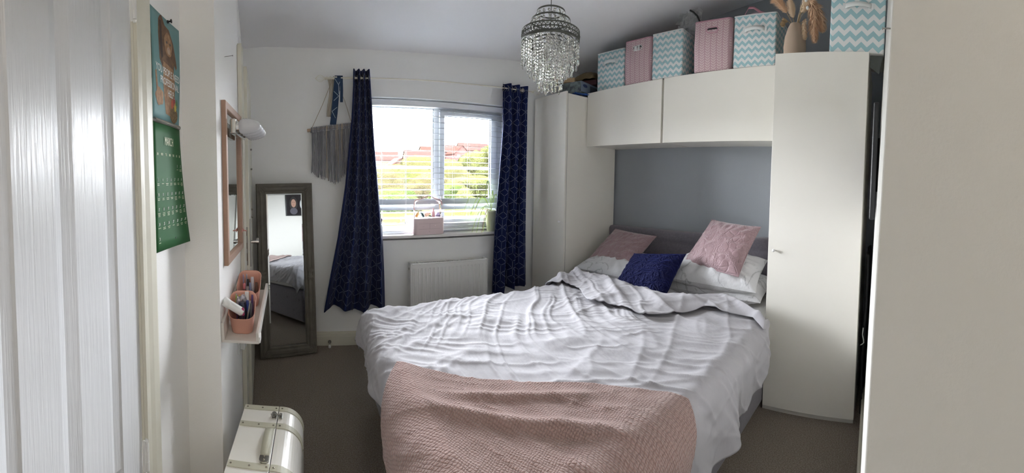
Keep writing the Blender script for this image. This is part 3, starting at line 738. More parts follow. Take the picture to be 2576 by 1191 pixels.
am = N.m('MULTIPLY', vein, N.m('MULTIPLY', N.m('GREATER_THAN', n2.outputs[0], .46), .62))
t.links.new(N.mix(am, '#cbcbcd', '#85868a'), b.inputs['Base Color'])
n3 = t.nodes.new('ShaderNodeTexNoise'); n3.inputs['Scale'].default_value = 22; n3.inputs['Detail'].default_value = 3; t.links.new(vec, n3.inputs[0])
bp = t.nodes.new('ShaderNodeBump'); bp.inputs['Strength'].default_value = .5; bp.inputs['Distance'].default_value = .01; t.links.new(n3.outputs[0], bp.inputs['Height']); t.links.new(bp.outputs[0], b.inputs['Normal'])
b.inputs['Roughness'].default_value = .8; M['marble'] = mt
def cushion(name, label, cat, corners, thick, mt_, group=None, piping=None, **k):
    f, c, nrm = pillow(corners, thick, **k)
    o = f.build(name, mt_); tag(o, label, cat, group)
    if piping:
        pts = []; pin = k.get('pinch', .05)
        for e_ in range(4):
            a, b_ = c[e_], c[(e_+1) % 4]; ctr = sum(c)/4
            for i in range(12):
                t_ = i/12; p_ = a*(1-t_)+b_*t_; tt = 2*t_-1
                m_ = (a+b_)/2; p_ = p_+(ctr-m_)*pin*(1-tt**2); pts.append(p_)
        MB().tube(pts, .004, 6, closed=True).build('piping', piping, o)
    return o
cushion('pillow', 'white marble print pillow lowest of the two at the right of the bed', 'pillow', [(2.50, 1.42, .66), (2.50, .72, .685), (2.14, .72, .62), (2.12, 1.42, .62)], .17, 'marble', 'marble print pillows', wr=.006, seed=4)
cushion('pillow', 'white marble print pillow on top at the right, under the pink cushion', 'pillow', [(2.47, 1.43, .80), (2.44, .775, .83), (2.12, .745, .685), (2.07, 1.45, .70)], .19, 'marble', 'marble print pillows', wr=.008, seed=2)
cushion('pillow', 'white marble print pillow at the window side, under the left pink cushion', 'pillow', [(2.47, 2.20, .70), (2.47, 1.62, .70), (2.02, 1.60, .645), (2.00, 2.24, .63)], .17, 'marble', 'marble print pillows', wr=.008, seed=6)
cushion('scatter_cushion', 'dusty pink quilted cushion at the window side of the bed', 'cushion', [(2.45, 2.190, .920), (2.45, 1.735, .905), (2.09, 1.745, .665), (2.19, 2.285, .655)], .13, 'quilt', 'pink quilted cushions', piping='quilt', wr=.004, seed=3)
cushion('scatter_cushion', 'dusty pink quilted cushion leaning highest, at the right of the bed', 'cushion', [(2.42, 1.215, 1.085), (2.40, .825, 1.062), (2.10, .858, .777), (2.19, 1.325, .785)], .14, 'quilt', 'pink quilted cushions', piping='quilt', wr=.004, seed=8)
cushion('scatter_cushion', 'navy blue chenille cushion between the two pink cushions', 'cushion', [(2.11, 1.695, .818), (2.10, 1.235, .878), (1.84, 1.235, .615), (1.90, 1.710, .597)], .15, 'chenille', wr=.004, seed=5, pinch=.08)

# ================================================================== WINDOW WALL FURNISHINGS
def wthing(name, label, cat, u, v, z, group=None, extra=0):
    return thing(name, label, cat, WP(u, v, z), TH+extra, group)   # local x along wall, -y into the room
# radiator
rd = wthing('radiator', 'white panel radiator under the window', 'radiator', .80, 0, .125)
W_, H_ = .675, .545
f = MB()
n = 168; xs = np.linspace(.016, W_-.016, n)
P = np.array([[(x, -.104+ (.0045 if (x*30) % 1 > .62 else 0)*(1 if .035 < z < H_-.04 else 0), z) for z in (.012, .034, .045, H_-.05, H_-.04, H_-.012)] for x in xs])
f.grid(P, sm=False); f.box(.012, W_-.012, -.099, -.094, .005, H_-.012); f.box(.012, W_-.012, -.04, -.032, .005, H_-.012)
f.build('panel', 'white', rd)
f = MB()
for x in (0, W_-.012): f.box(x, x+.012, -.108, -.028, 0, H_)
for y0, y1 in ((-.108, -.094), (-.042, -.028)): f.box(.012, W_-.012, y0, y1, H_-.012, H_)
f.box(.012, W_-.012, -.106, -.028, .0, .008)
f.build('casing', 'white', rd, bevel=.003)
f = MB()
for k in range(40): x = .02+k*(W_-.04)/40; f.box(x, x+.004, -.094, -.042, H_-.010, H_-.004)
f.build('grille', 'white', rd)
f = MB().cyl((-.012, -.06, .06), (0.0, -.06, .06), .012, 12).cyl((-.028, -.06, -.105), (-.028, -.06, .065), .008, 12).cyl((-.028, -.06, .05), (-.005, -.06, .06), .011, 12)
f.build('pipe_valve', 'white', rd)
f = MB().cyl((W_+.03, -.06, -.105), (W_+.03, -.06, .05), .008, 12).cyl((W_+.03, -.06, .04), (W_+.03, -.06, .12), .018, 16).cyl((W_, -.06, .06), (W_+.03, -.06, .06), .009, 12)
f.build('thermostat_valve', 'white', rd)
MB().cyl((-.003, -.06, H_-.05), (.001, -.06, H_-.05), .010, 12).build('bleed_plug', 'steel', rd)
for x in (.05, W_-.09): MB().box(x, x+.04, -.03, -.001, .30, .36).build('wall_bracket', 'white', rd)
# door stop on the skirting
ds = wthing('door_stop', 'small rubber-tipped metal door stop on the skirting board', 'door stop', .158, .019, .035)
MB().cyl((0, 0, 0), (0, -.006, 0), .014, 14).cyl((0, -.006, 0), (0, -.058, -.006), .005, 10).build('rod', 'steel', ds)
MB().cyl((0, -.056, -.006), (0, -.078, -.009), .010, 14).build('rubber_tip', 'white', ds)

# blind
bl_ = wthing('venetian_blind', 'white venetian blind hanging open in the window recess', 'blind', 0, -.068, 0)
f = MB().box(wx0+.008, wx1-.008, -.028, .028, 1.945, 1.992); f.build('headrail', 'upvc', bl_, bevel=.004)
M['slat'] = mat('white_faux_wood_slat', '#a9aeb4', .5)
f = MB(); zz = []
z = 1.918
while z > .925:
    zz.append(z); z -= .0475
for i, z in enumerate(zz):
    tl = R(5) if z > 1.16 or z < 1.07 else R(62)
    if 1.07 < z < 1.17: z = z-.004
    ax, ay, az = (.5*(wx1-wx0)-.012, 0, 0), (0, .0245*math.cos(tl), .0245*math.sin(tl)), (0, -.0012*math.sin(tl), .0012*math.cos(tl))
    f.obox(((wx0+wx1)/2, 0, z), ax, ay, az)
f.build('slats', 'slat', bl_)
MB().box(wx0+.012, wx1-.012, -.025, .025, .905, .918).build('bottom_rail', 'upvc', bl_, bevel=.003)
f = MB()
for u in (.60, .80, 1.36, 1.22):
    for v in (-.026, .026): f.cyl((u, v, .91), (u, v, 1.95), .0009, 5)
f.build('ladder_cord', 'white', bl_)
MB().cyl((.79, -.034, 1.0), (.79, -.030, 1.94), .0012, 6).lathe([(0.0005, 0), (.006, -.01), (.005, -.03), (.0005, -.034)], 10, c=(.79, -.034, 1.0)).build('pull_cord', 'white', bl_)

# curtain pole
rod = wthing('curtain_pole', 'thin cream curtain pole with wire cage finials', 'curtain pole', 0, .10, 0)
def rz(u): return 2.112+.022*(u-.13)/1.7
f = MB().cyl((.145, 0, rz(.145)), (.42, 0, rz(.42)), .0085, 14).cyl((.42, 0, rz(.42)), (1.90, 0, rz(1.90)), .0055, 12)
f.build('pole', 'gloss', rod)
for u in (.22, 1.80):
    MB().cyl((u, .1, rz(u)+.0), (u, 0, rz(u)), .006, 10).cyl((u, .1, rz(u)), (u, .094, rz(u)), .022, 16).cyl((u-.01, 0, rz(u)), (u+.01, 0, rz(u)), .013, 14).build('bracket', 'gloss', rod)
for u0, sg in ((.145, -1), (1.90, 1)):
    f = MB(); zc = rz(u0)
    f.cyl((u0-.005*sg, 0, zc), (u0+.008*sg, 0, zc), .012, 12)
    for k in range(6):
        a = k*math.pi/3; pts = [(u0+sg*(.006+.075*t_), .026*math.sin(math.pi*t_)*math.cos(a), zc+.026*math.sin(math.pi*t_)*math.sin(a)) for t_ in np.linspace(0, 1, 9)]
        f.tube(pts, .0013, 5)
    f.build('finial', 'gloss', rod)

# ---- curtains: gathered cloth with the silver cube lattice woven in
def curtain(label, u_of, nf, amp, cloth, zt, zb, seed, hem, group, eyelets):
    """u_of(s,z) -> u ; local frame x=u, y=-v"""
    Hc = zt-zb; ar = cloth
    def S(s, t_):
        z = zt-t_*(zt-hem(s)); u = u_of(s, z, t_)
        a = amp[0]+(amp[1]-amp[0])*t_
        ph = 2*math.pi*nf*s+seed
        ph = ph+.5*math.sin(2.3*math.pi*s+seed)*t_
        v = a*math.sin(ph)+.008*math.sin(3*ph+4*t_)*t_
        return Vector((u, -v-.0, z))
    n1, n2 = 150, 46
    f = MB(); P = np.array([[S(i/(n1-1), j/(n2-1)) for j in range(n2)] for i in range(n1)])
    f.grid(P)
    # silver line lattice as fine foil ribbons lying on the cloth
    a = .066; segs = []
    nx = int(cloth/(math.sqrt(3)*a))+2; ny = int(Hc/(1.5*a))+2
    for j in range(-1, ny):
        for i in range(-1, nx):
            cx, cy2 = math.sqrt(3)*a*(i+.5*(j % 2)), 1.5*a*j
            vt = [(cx+a*math.cos(R(90+60*k)), cy2+a*math.sin(R(90+60*k))) for k in range(6)]
            for k in (0, 1, 2): segs.append((vt[k], vt[k+1]))
            for k in (1, 3, 5): segs.append(((cx, cy2), vt[k]))
    wln = .0017
    for (x0, y0), (x1, y1) in segs:
        mp = .5
        pts = []
        for k in range(6):
            q_ = .06+.88*k/5; pts.append((x0+(x1-x0)*q_, y0+(y1-y0)*q_))
        if not all(0.004 < p_[0] < cloth-.004 and .004 < p_[1] < Hc-.012 for p_ in pts): continue
        L_ = math.hypot(x1-x0, y1-y0); tx, ty = (x1-x0)/L_, (y1-y0)/L_
        for side in (1, -1):
            rows = []
            for (x, y) in pts:
                e_ = .0015
                p0 = S(x/cloth, y/Hc); du = S((x+e_)/cloth, y/Hc)-p0; dv = S(x/cloth, (y+e_)/Hc)-p0
                nn = du.cross(dv); nn = nn.normalized() if nn.length > 0 else Vector((0, -1, 0))
                q1 = S((x-ty*wln)/cloth, (y+tx*wln)/Hc); q2 = S((x+ty*wln)/cloth, (y-tx*wln)/Hc)
                rows.append((q1+nn*.0014*side, q2+nn*.0014*side))
            f.grid(np.array([[tuple(r[0]), tuple(r[1])] for r in rows]), mi=1)
    c = wthing('curtain', label, 'curtain', 0, .10, 0, group)
    f.build('drape', ['navy', 'silver'], c)
    for k in range(eyelets):
        s = (k+.5)/eyelets; p_ = S(s, (zt-rz(.4 if s < 9 else 1)-.0)/Hc)
        z = rz(p_.x)
        MB().tube([(p_.x, p_.y*.2+.022*math.cos(t_), z+.022*math.sin(t_)) for t_ in np.linspace(0, 2*math.pi, 20)[:-1]], .003, 6, closed=True).build('eyelet', 'steel', c)
    return c
def lerp_tab(z, tab): return np.interp(-z, [-t_[0] for t_ in tab], [t_[1] for t_ in tab])
Ltab0 = [(2.19, .352), (2.05, .350), (1.8, .336), (1.3, .285), (.9, .225), (.6, .165), (.33, .115)]
Ltab1 = [(2.19, .478), (2.0, .490), (1.6, .515), (1.2, .55), (.9, .578), (.6, .590), (.33, .595)]
curtain('navy curtain with silver cube lines, left of the window', lambda s, z, t_: lerp_tab(z, Ltab0)*(1-s)+lerp_tab(z, Ltab1)*s, 3.3, (.030, .056), .80, 2.178, .325, .8, lambda s: .325+.018*math.sin(9*s)+.03*max(0, s-.15)*(s < .45), 'navy curtains', 6)
Rtab0 = [(2.19, 1.590), (2.0, 1.592), (1.8, 1.598), (1.3, 1.560), (.9, 1.528), (.36, 1.512)]
Rtab1 = [(2.19, 1.86), (2.0, 1.852), (1.8, 1.850), (1.3, 1.850), (.9, 1.855), (.36, 1.865)]
curtain('navy curtain with silver cube lines, between the window and wardrobe', lambda s, z, t_: lerp_tab(z, Rtab0)*(1-s)+lerp_tab(z, Rtab1)*s, 3.2, (.030, .042), .72, 2.172, .37, 2.2, lambda s: .345 if s < .3 else .385-.01*math.sin(12*s), 'navy curtains', 7)

# tiebacks hanging from the pole end
f = MB()
def strap(f, pts, wd, th, mi=0):
    rows = []
    for (u, v, z, du) in pts: rows.append([(u-wd/2+du, -v, z), (u+wd/2+du, -v, z)])
    P = np.array(rows); f.grid(P, mi, sm=False)
pts = [(.238, -.012, 2.06, 0), (.238, -.012, 2.11, 0), (.236, .0, 2.132, 0), (.234, .014, 2.11, 0), (.222, .016, 2.0, 0), (.208, .016, 1.845, 0), (.196, .016, 1.76, 0)]
strap(f, pts, .048, .003)
strap(f, [(.262, -.012, 2.11, 0), (.262, .006, 2.13, 0), (.264, .008, 2.02, 0), (.262, .010, 1.93, 0)], .022, .003)
def sil(f, a, b_, off=.019):
    f.obox(((a[0]+b_[0])/2, -off, (a[1]+b_[1])/2), ((b_[0]-a[0])/2, 0, (b_[1]-a[1])/2), (0, .0004, 0), Vector((-(b_[1]-a[1]), 0, b_[0]-a[0])).normalized()*.0012, 1)
for a, b_ in (((.212, 2.105), (.240, 2.06)), ((.240, 2.06), (.242, 1.99)), ((.205, 2.01), (.241, 1.975)), ((.204, 1.94), (.241, 1.975)), ((.190, 1.86), (.228, 1.89)), ((.190, 1.86), (.215, 1.81)), ((.25, 2.08), (.241, 2.06))): sil(f, a, b_)
tb = wthing('curtain_tieback', 'navy silver-lined tieback strap hung over the left end of the pole', 'tieback', 0, .10, 0)
f.build('strap', [mat('teal_navy_cloth', '#1a3350', .8), mat('pale_silver_print', '#a9b3c0', .5)], tb, solid=.002)
f = MB(); rows = []
for k in range(26):
    t_ = k/25; z = 2.125-.30*t_; wv_ = .010*math.sin(9*t_)
    rows.append([(.165+.008*math.sin(6*t_)+.028*t_*(1-t_)*2+x*(.060-.020*t_)-.014, -.004-.012*math.cos(14*x+5*t_)+wv_, z) for x in np.linspace(0, 1, 10)])
f.grid(np.array(rows))
tag(f.build('muslin_cloth', mat('unbleached_muslin', '#b9b3a6', .9), loc=WP(0, .085, 0), rot=(0, 0, TH), solid=.002), 'crumpled cream muslin cloth hanging from the left end of the curtain pole', 'cloth')

# macrame wall hanging
mc = wthing('macrame_hanging', 'grey yarn wall hanging on a wooden dowel, left of the curtain', 'wall hanging', 0, .032, 0)
p0, p1 = Vector((-.005, 0, 1.728)), Vector((.372, -.004, 1.772))
MB().cyl(p0, p1, .0125, 14).build('dowel', mat('pale_driftwood', '#b59d86', .8, bump=(60, .4, .003)), mc)
cols = [mat('grey_yarn', '#85868c', .95), mat('pale_grey_yarn', '#9a9aa0', .95), mat('oatmeal_yarn', '#aea294', .95)]
f = MB(); kn = MB(); r_ = random.Random(4)
for k in range(78):
    s = .10+.86*k/77; p_ = p0.lerp(p1, s); bz = np.interp(s, [.08, .25, .45, .60, .72, .9, .97], [1.415, 1.375, 1.345, 1.320, 1.365, 1.45, 1.50])+r_.uniform(-.02, .012)
    mi = 2 if k in (26, 27, 28, 44, 45, 48, 55, 56) else (1 if (k//5) % 3 == 1 or k > 60 else 0)
    pts = []
    for j in range(9):
        t_ = j/8; pts.append((p_.x+.006*math.sin(t_*5+k)*t_+r_.uniform(-.0015, .0015), -.014-.006*math.cos(t_*3+k*1.7)+.002*(k % 3), p_.z-.004-(p_.z-bz)*t_))
    f.tube(pts, .0028, 5, mi)
for k in range(26):
    s = .09+.88*k/25; p_ = p0.lerp(p1, s); mi = 2 if k in (9, 15, 18) else (1 if k % 3 == 1 else 0)
    kn.tube([(p_.x+.001*math.sin(a), -.0165*math.cos(a), p_.z+.0165*math.sin(a)) for a in np.linspace(0, 2*math.pi, 11)[:-1]], .0058, 6, mi, closed=True)
    kn.ball((p_.x, -.018, p_.z-.018), .0085, 5, mi, (1, .8, 1))
f.build('fringe', cols, mc); kn.build('knot_row', cols, mc)
apex = Vector((.205, -.07, 2.128))
MB().tube([p0+Vector((.035, -.014, .012)), apex.lerp(p0, .5)+Vector((.02, 0, -.0)), apex], .0022, 6).tube([p1+Vector((-.03, -.014, .012)), apex.lerp(p1, .5), apex], .0022, 6).build('hanging_cord', cols[2], mc)

# ---- things on the sill (board top at z .889)
SZ = wz0+.0145
mk_ = wthing('makeup_case', 'blush pink cosmetics case with clear domed lid on the sill', 'cosmetics case', .968, .006, SZ+.001, extra=R(7))
def rrect(w_, d_, r, n=6):
    pts = []
    for cx, cy2, a0_ in ((w_/2-r, d_/2-r, 0), (-w_/2+r, d_/2-r, 90), (-w_/2+r, -d_/2+r, 180), (w_/2-r, -d_/2+r, 270)):
        for k in range(n+1): a = R(a0_+90*k/n); pts.append((cx+r*math.cos(a), cy2+r*math.sin(a)))
    return pts
def shell(f, secs, cap0=True, cap1=True, mi=0, sm=True):
    """secs: list of (outline, z)"""
    n = len(secs[0][0]); vs = [(x, y, z) for o_, z in secs for x, y in o_]
    fs = [(i*n+k, i*n+(k+1) % n, (i+1)*n+(k+1) % n, (i+1)*n+k) for i in range(len(secs)-1) for k in range(n)]
    f.add(vs, fs, mi, sm)
    if cap0: f.add(vs[:n], [tuple(reversed(range(n)))], mi)
    if cap1: f.add(vs[-n:], [tuple(range(n))], mi)
M['blush'] = mat('blush_plastic', '#dfcacb', .35)
f = MB(); shell(f, [(rrect(.262, .135, .03), 0), (rrect(.27, .143, .034), .006), (rrect(.27, .143, .034), .128), (rrect(.262, .135, .03), .133)]); f.build('drawer_body', 'blush', mk_)
f = MB().box(-.095, .095, -.0722, -.0714, .046, .0472).box(-.095, .095, -.0722, -.0714, .090, .0912).box(-.0006, .0006, -.0722, -.0714, .047, .09); f.build('drawer_seam', mat('blush_shadow', '#a58c90', .5), mk_)
for x, z in ((-.052, .068), (.052, .072), (0.0, .026)): MB().cyl((x, -.0715, z), (x, -.078, z), .0045, 10).build('drawer_knob', 'blush', mk_)
f = MB(); shell(f, [(rrect(.235, .118, .035), .133), (rrect(.235, .118, .035), .235), (rrect(.222, .108, .035), .262), (rrect(.19, .08, .03), .276)], cap0=False); f.build('domed_lid', 'acrylic', mk_)
pts = [(-.122, -.02, .125), (-.124, -.02, .25), (-.118, -.02, .277), (-.10, -.02, .288), (-.06, -.02, .292), (-.03, -.02, .308), (0, -.02, .318), (.03, -.02, .308), (.06, -.02, .292), (.10, -.02, .286), (.118, -.02, .272), (.124, -.02, .25), (.122, -.02, .235)]
MB().tube(pts, .0038, 8).build('carry_handle', mat('rose_gold_metal', '#c7a09a', .3, metal=.6), mk_)
cosm = [('lipstick', 'orange-capped lipstick in the left of the cosmetics case', (-.10, .01), '#d8a25c', .012, .05, 30), ('compact', 'teal compact tilted inside the cosmetics case', (-.062, -.02), '#35565a', .024, .014, 60), ('foundation_bottle', 'tan foundation bottle lying in the cosmetics case', (-.028, .0), '#c3a08a', .016, .06, 68), ('palette', 'black and white eyeshadow palette in the cosmetics case', (.022, .01), '#30333a', .018, .012, 15), ('perfume_bottle', 'rose nozzle-topped bottle standing tallest in the cosmetics case', (.052, 0), '#b5838a', .013, .075, 0), ('brush_pot', 'lilac scrunched pouch at the right of the cosmetics case', (.088, -.01), '#8f86a8', .022, .035, 10)]
for nm, lab, (x, y), col, r, hh_, ti in cosm:
    f = MB()
    if nm == 'compact' or nm == 'palette': f.lathe([(0.0001, 0), (r, .001), (r+.001, .006), (r, hh_), (.0001, hh_)], 18)
    else: f.lathe([(.0001, 0), (r, .001), (r, hh_*.6), (r*.5, hh_*.68), (r*.5, hh_*.95), (.0001, hh_)], 14)
    mtx = mk_.matrix_basis @ Matrix.Translation((x, y, .137+(r*math.sin(R(ti))))) @ Matrix.Rotation(R(ti), 4, 'Y')
    o = f.build(nm, mat(nm+'_colour', col, .4)); o.matrix_basis = mtx; tag(o, lab, {'lipstick': 'lipstick', 'compact': 'compact', 'foundation_bottle': 'bottle', 'palette': 'make-up palette', 'perfume_bottle': 'bottle', 'brush_pot': 'pouch'}[nm])
mk_.scale = (1, .68, 1)
# spider plant
pl = wthing('potted_spider_plant', 'spider plant in a pale green pot at the right of the sill', 'potted plant', 1.545, .012, SZ)
f = MB().lathe([(.0001, 0), (.034, 0), (.036, .004), (.050, .165), (.053, .168), (.054, .185), (.050, .186), (.046, .165), (.0001, .16)], 28); f.build('pot', mat('pale_green_glaze', '#c3c9ae', .35), pl)
f = MB().lathe([(.0001, .167), (.046, .166)], 20); f.build('soil', mat('dark_compost', '#4a4a40', .95, bump=(90, .8, .01)), pl)
f = MB(); r_ = random.Random(9)
def blade(f, pts, wd, mi=0):
    rows = []; n = len(pts)
    for i, p_ in enumerate(pts):
        p_ = Vector(p_); a = Vector(pts[max(i-1, 0)]); b_ = Vector(pts[min(i+1, n-1)]); t_ = (b_-a).normalized(); sd = t_.cross(Vector((0, -1, .2))).normalized(); w_ = wd*(math.sin(math.pi*min(.97, .12+.88*(1-i/(n-1))))**.6+.08)*.5
        rows.append([tuple(p_-sd*w_), tuple(p_+Vector((0, .0015, 0))), tuple(p_+sd*w_)])
    f.grid(np.array(rows), mi)
def arc(ax, ay, reach, rise, drop, n=12):
    return [(ax*reach*t_, ay*reach*t_, .17+rise*math.sin(math.pi*min(t_*.9, 1))*1.0-drop*t_**2.2) for t_ in np.linspace(0, 1, n)]
L8 = [(-1, -.1, .16, .13, .02, .014), (-1, -.3, .22, .17, .06, .010), (-.6, -.1, .10, .26, -.05, .018), (-1, -.2, .15, .09, .20, .009), (-1, -.05, .19, .08, .22, .008), (-.9, -.4, .12, .05, .19, .009), (-1, .2, .24, .22, .07, .007), (.2, -.3, .07, .18, -.03, .014), (.8, -.3, .09, .16, .02, .012), (-.5, -.5, .07, .02, .16, .010), (-.8, -.2, .11, .03, .21, .012)]
for k, (ax, ay, rc, ri, dp_, wd) in enumerate(L8):
    blade(f, arc(ax, ay, rc, ri, dp_), wd*.62, 1 if k in (5, 12) else 0)
f.build('leaves', [mat('spider_plant_green', '#c3d98a', .5), mat('withered_leaf', '#c9a878', .7)], pl)
# brush pot at the left end, mostly behind the curtain
bp_ = wthing('brush_holder', 'white pot of make-up brushes on the sill by the left curtain', 'brush holder', .575, .0, SZ)
MB().lathe([(.0001, 0), (.020, 0), (.021, .08), (.019, .08), (.018, .01)], 20).build('cup', 'white', bp_)
for x, y, l_, c_ in ((.004, 0, .135, '#6b4a52'), (-.008, .004, .12, '#8a6a6a')):
    br = MB().cyl((x, y, .01), (x*2, y, l_*.78), .003, 8).build('brush_handle', mat('brush_pink', '#b98f8f', .4), bp_); MB().lathe([(.003, 0), (.008, .014), (.009, .024), (.0001, .036)], 12, c=(x*2, y, l_*.78)).build('bristles', mat('bristle_brown', c_, .9), br)

# ================================================================== LEANING MIRROR
lean = math.atan(.105/1.30)
lm = thing('leaning_mirror', 'tall grey carved-frame mirror leaning on the window wall', 'mirror', (-.376, 2.676, .004), rot=(-0, 0, math.atan2(.120, .424)))
lm.rotation_euler = (-lean, 0, math.atan2(.120, .424))
Wm, Hm, Fw = .44, 1.315, .078
M['greyframe'] = mat('chalky_taupe_paint', '#6f6b62', .8, bump=(40, .5, .004), var=(12, '#625e56', .8))
f = MB()
def frame_profile(f, W_, H_, prof, mi=0):
    """prof: list of (inset, forward) ; forward is -y"""
    rows = []
    for ins, fw in prof:
        rows.append([(ins, -fw, ins), (W_-ins, -fw, ins), (W_-ins, -fw, H_-ins), (ins, -fw, H_-ins), (ins, -fw, ins)])
    f.grid(np.array(rows), mi, sm=False)
frame_profile(f, Wm, Hm, [(0, -.005), (0, .024), (.004, .030), (.014, .031), (.018, .026), (.024, .026), (.030, .034), (.048, .030), (.058, .018), (.062, .018), (.066, .023), (.072, .022), (.078, .008)])
f.box(.005, Wm-.005, -.002, .006, .005, Hm-.005)
f.build('frame', 'greyframe', lm, recalc=True)
def orn(name, cx, cz, s_, ang):
    f = MB()
    for k in range(7):
        a = ang+R(-60+20*k); l_ = s_*(.8+.4*math.cos(R(-60+20*k)))
        f.tube([(cx+math.cos(a)*l_*t_, -.032-.006*math.sin(t_*3), cz+math.sin(a)*l_*t_) for t_ in (0, .35, .7, 1)], [.004, .006, .005, .0015], 6)
    f.ball((cx, -.034, cz), s_*.22, 6, 0, (1, .5, 1)); f.build(name, 'greyframe', lm)
for cx, cz, a in ((.022, .022, R(45)), (Wm-.022, .022, R(135)), (Wm-.022, Hm-.022, R(225)), (.022, Hm-.022, R(-45))): orn('corner_carving', cx, cz, .048, a)
for cx in (.034, Wm-.034): orn('side_carving', cx, .625, .030, R(90)); orn('side_carving', cx, .60, .030, R(-90))
f = MB()
x0, x1, z0, z1, bv = Fw-.004, Wm-Fw+.004, Fw-.004, Hm-Fw+.004, .014
f.add([(x0, -.006, z0), (x1, -.006, z0), (x1, -.006, z1), (x0, -.006, z1), (x0+bv, -.0085, z0+bv), (x1-bv, -.0085, z0+bv), (x1-bv, -.0085, z1-bv), (x0+bv, -.0085, z1-bv)], [(0, 1, 5, 4), (1, 2, 6, 5), (2, 3, 7, 6), (3, 0, 4, 7), (4, 5, 6, 7)])
f.build('mirror_glass', 'mirror', lm)

# ================================================================== DRESSING MIRROR WALL
# pink wooden framed mirror
def mx_(y): return -.357-(y-1.405)*(.015/.56)
M['rosewood'] = mat('rose_stained_wood', '#a58470', .45, bump=(20, .25, .003, (1, .15, 6)))
vm = thing('wall_mirror', 'pink wooden framed mirror on the left wall above the ledge', 'mirror', (mx_(1.50)+.001, 1.50, .985), rot=(0, 0, R(1.53)))
Wv, Hv = .42, .70
# local x = out of wall, y = along wall
def fp(f, W_, H_, prof):
    rows = [[(fw, ins, ins), (fw, W_-ins, ins), (fw, W_-ins, H_-ins), (fw, ins, H_-ins), (fw, ins, ins)] for ins, fw in prof]
    f.grid(np.array(rows), 0, sm=False)
f = MB(); fp(f, Wv, Hv, [(0, 0), (0, .016), (.002, .019), (.030, .019), (.033, .016), (.036, .006)]); f.build('frame', 'rosewood', vm, recalc=True)
MB().box(.001, .006, .034, Wv-.034, .034, Hv-.034).build('mirror_glass', 'mirror', vm)
# bar light clipped over the mirror top with ribbed glass shades
lt = thing('mirror_light', 'chrome bar light with ribbed glass shades over the pink mirror', 'wall light', (mx_(1.6)+.022, 1.575, 1.585), rot=(0, 0, R(1.53)))
f = MB().box(0, .028, 0, .30, -.032, .034); f.build('chrome_bar', 'chrome', lt, bevel=.006, seg=3)
for k in range(4):
    y = .025+k*.083
    MB().cyl((.026, y, 0), (.040, y, 0), .022, 20).build('lamp_cup', 'chrome', lt)
    f = MB(); pr = [(.0001, .098)]
    pr = [(.020, .0), (.030, .006), (.034, .016)]
    for j in range(6): z = .020+j*.012; rr = .036*math.sqrt(max(.02, 1-((z-.018)/.080)**2)); pr += [(rr, z), (rr-.0022, z+.006)]
    pr += [(.010, .094), (.0001, .096)]
    f.lathe(pr, 28, c=(.038, y, 0), axis='x'); f.build('glass_shade', mat('ribbed_opal_glass', '#e4e5e8', .15, trans=.35), lt)
# bow hook
bh = thing('bow_hook', 'tiny rose gold bow hook on the right edge of the pink mirror', 'hook', (mx_(1.90)+.022, 1.885, 1.085), rot=(0, 0, 0))
MB().hexa([(0, -.004, -.003), (.003, -.004, -.003), (.003, -.018, -.009), (0, -.018, -.009), (0, -.004, .003), (.003, -.004, .003), (.003, -.018, .010), (0, -.018, .010)]).hexa([(0, .004, -.003), (.003, .004, -.003), (.003, .018, -.009), (0, .018, -.009), (0, .004, .003), (.003, .004, .003), (.003, .018, .010), (0, .018, .010)]).ball((.003, 0, 0), .006, 6).cyl((.002, 0, 0), (.022, 0, -.004), .003, 8).build('bow', mat('rose_gold', '#c98f84', .3, metal=.7), bh)
# nail
nl = thing('nail', 'bare nail sticking out of the wall above the pink mirror', 'nail', (mx_(1.6), 1.60, 1.895))
MB().cyl((-.004, 0, 0), (.036, 0, .002), .0013, 8).cyl((.036, 0, .002), (.0375, 0, .002), .0034, 10).build('shank', 'steel', nl)
# round wall plate high above the door
f = MB().lathe([(.0001, .014), (.035, .013), (.050, .008), (.053, 0)], 28, axis='x', sx=.5, sy=1)
tag(f.build('smoke_vent', 'white', loc=(-.4075, 2.18, 2.15), rot=(0, 0, R(8))), 'small oval white vent high on the wall over the ajar door', 'vent')
# sockets
sk = thing('wall_socket', 'white double wall socket low beside the ajar door frame', 'socket', (mx_(1.83), 1.80, .455))
MB().box(0, .009, 0, .146, 0, .086).build('socket_plate', 'white', sk, bevel=.002)
MB().box(.009, .034, .015, .06, .02, .07).build('plug', 'white', sk, bevel=.004)
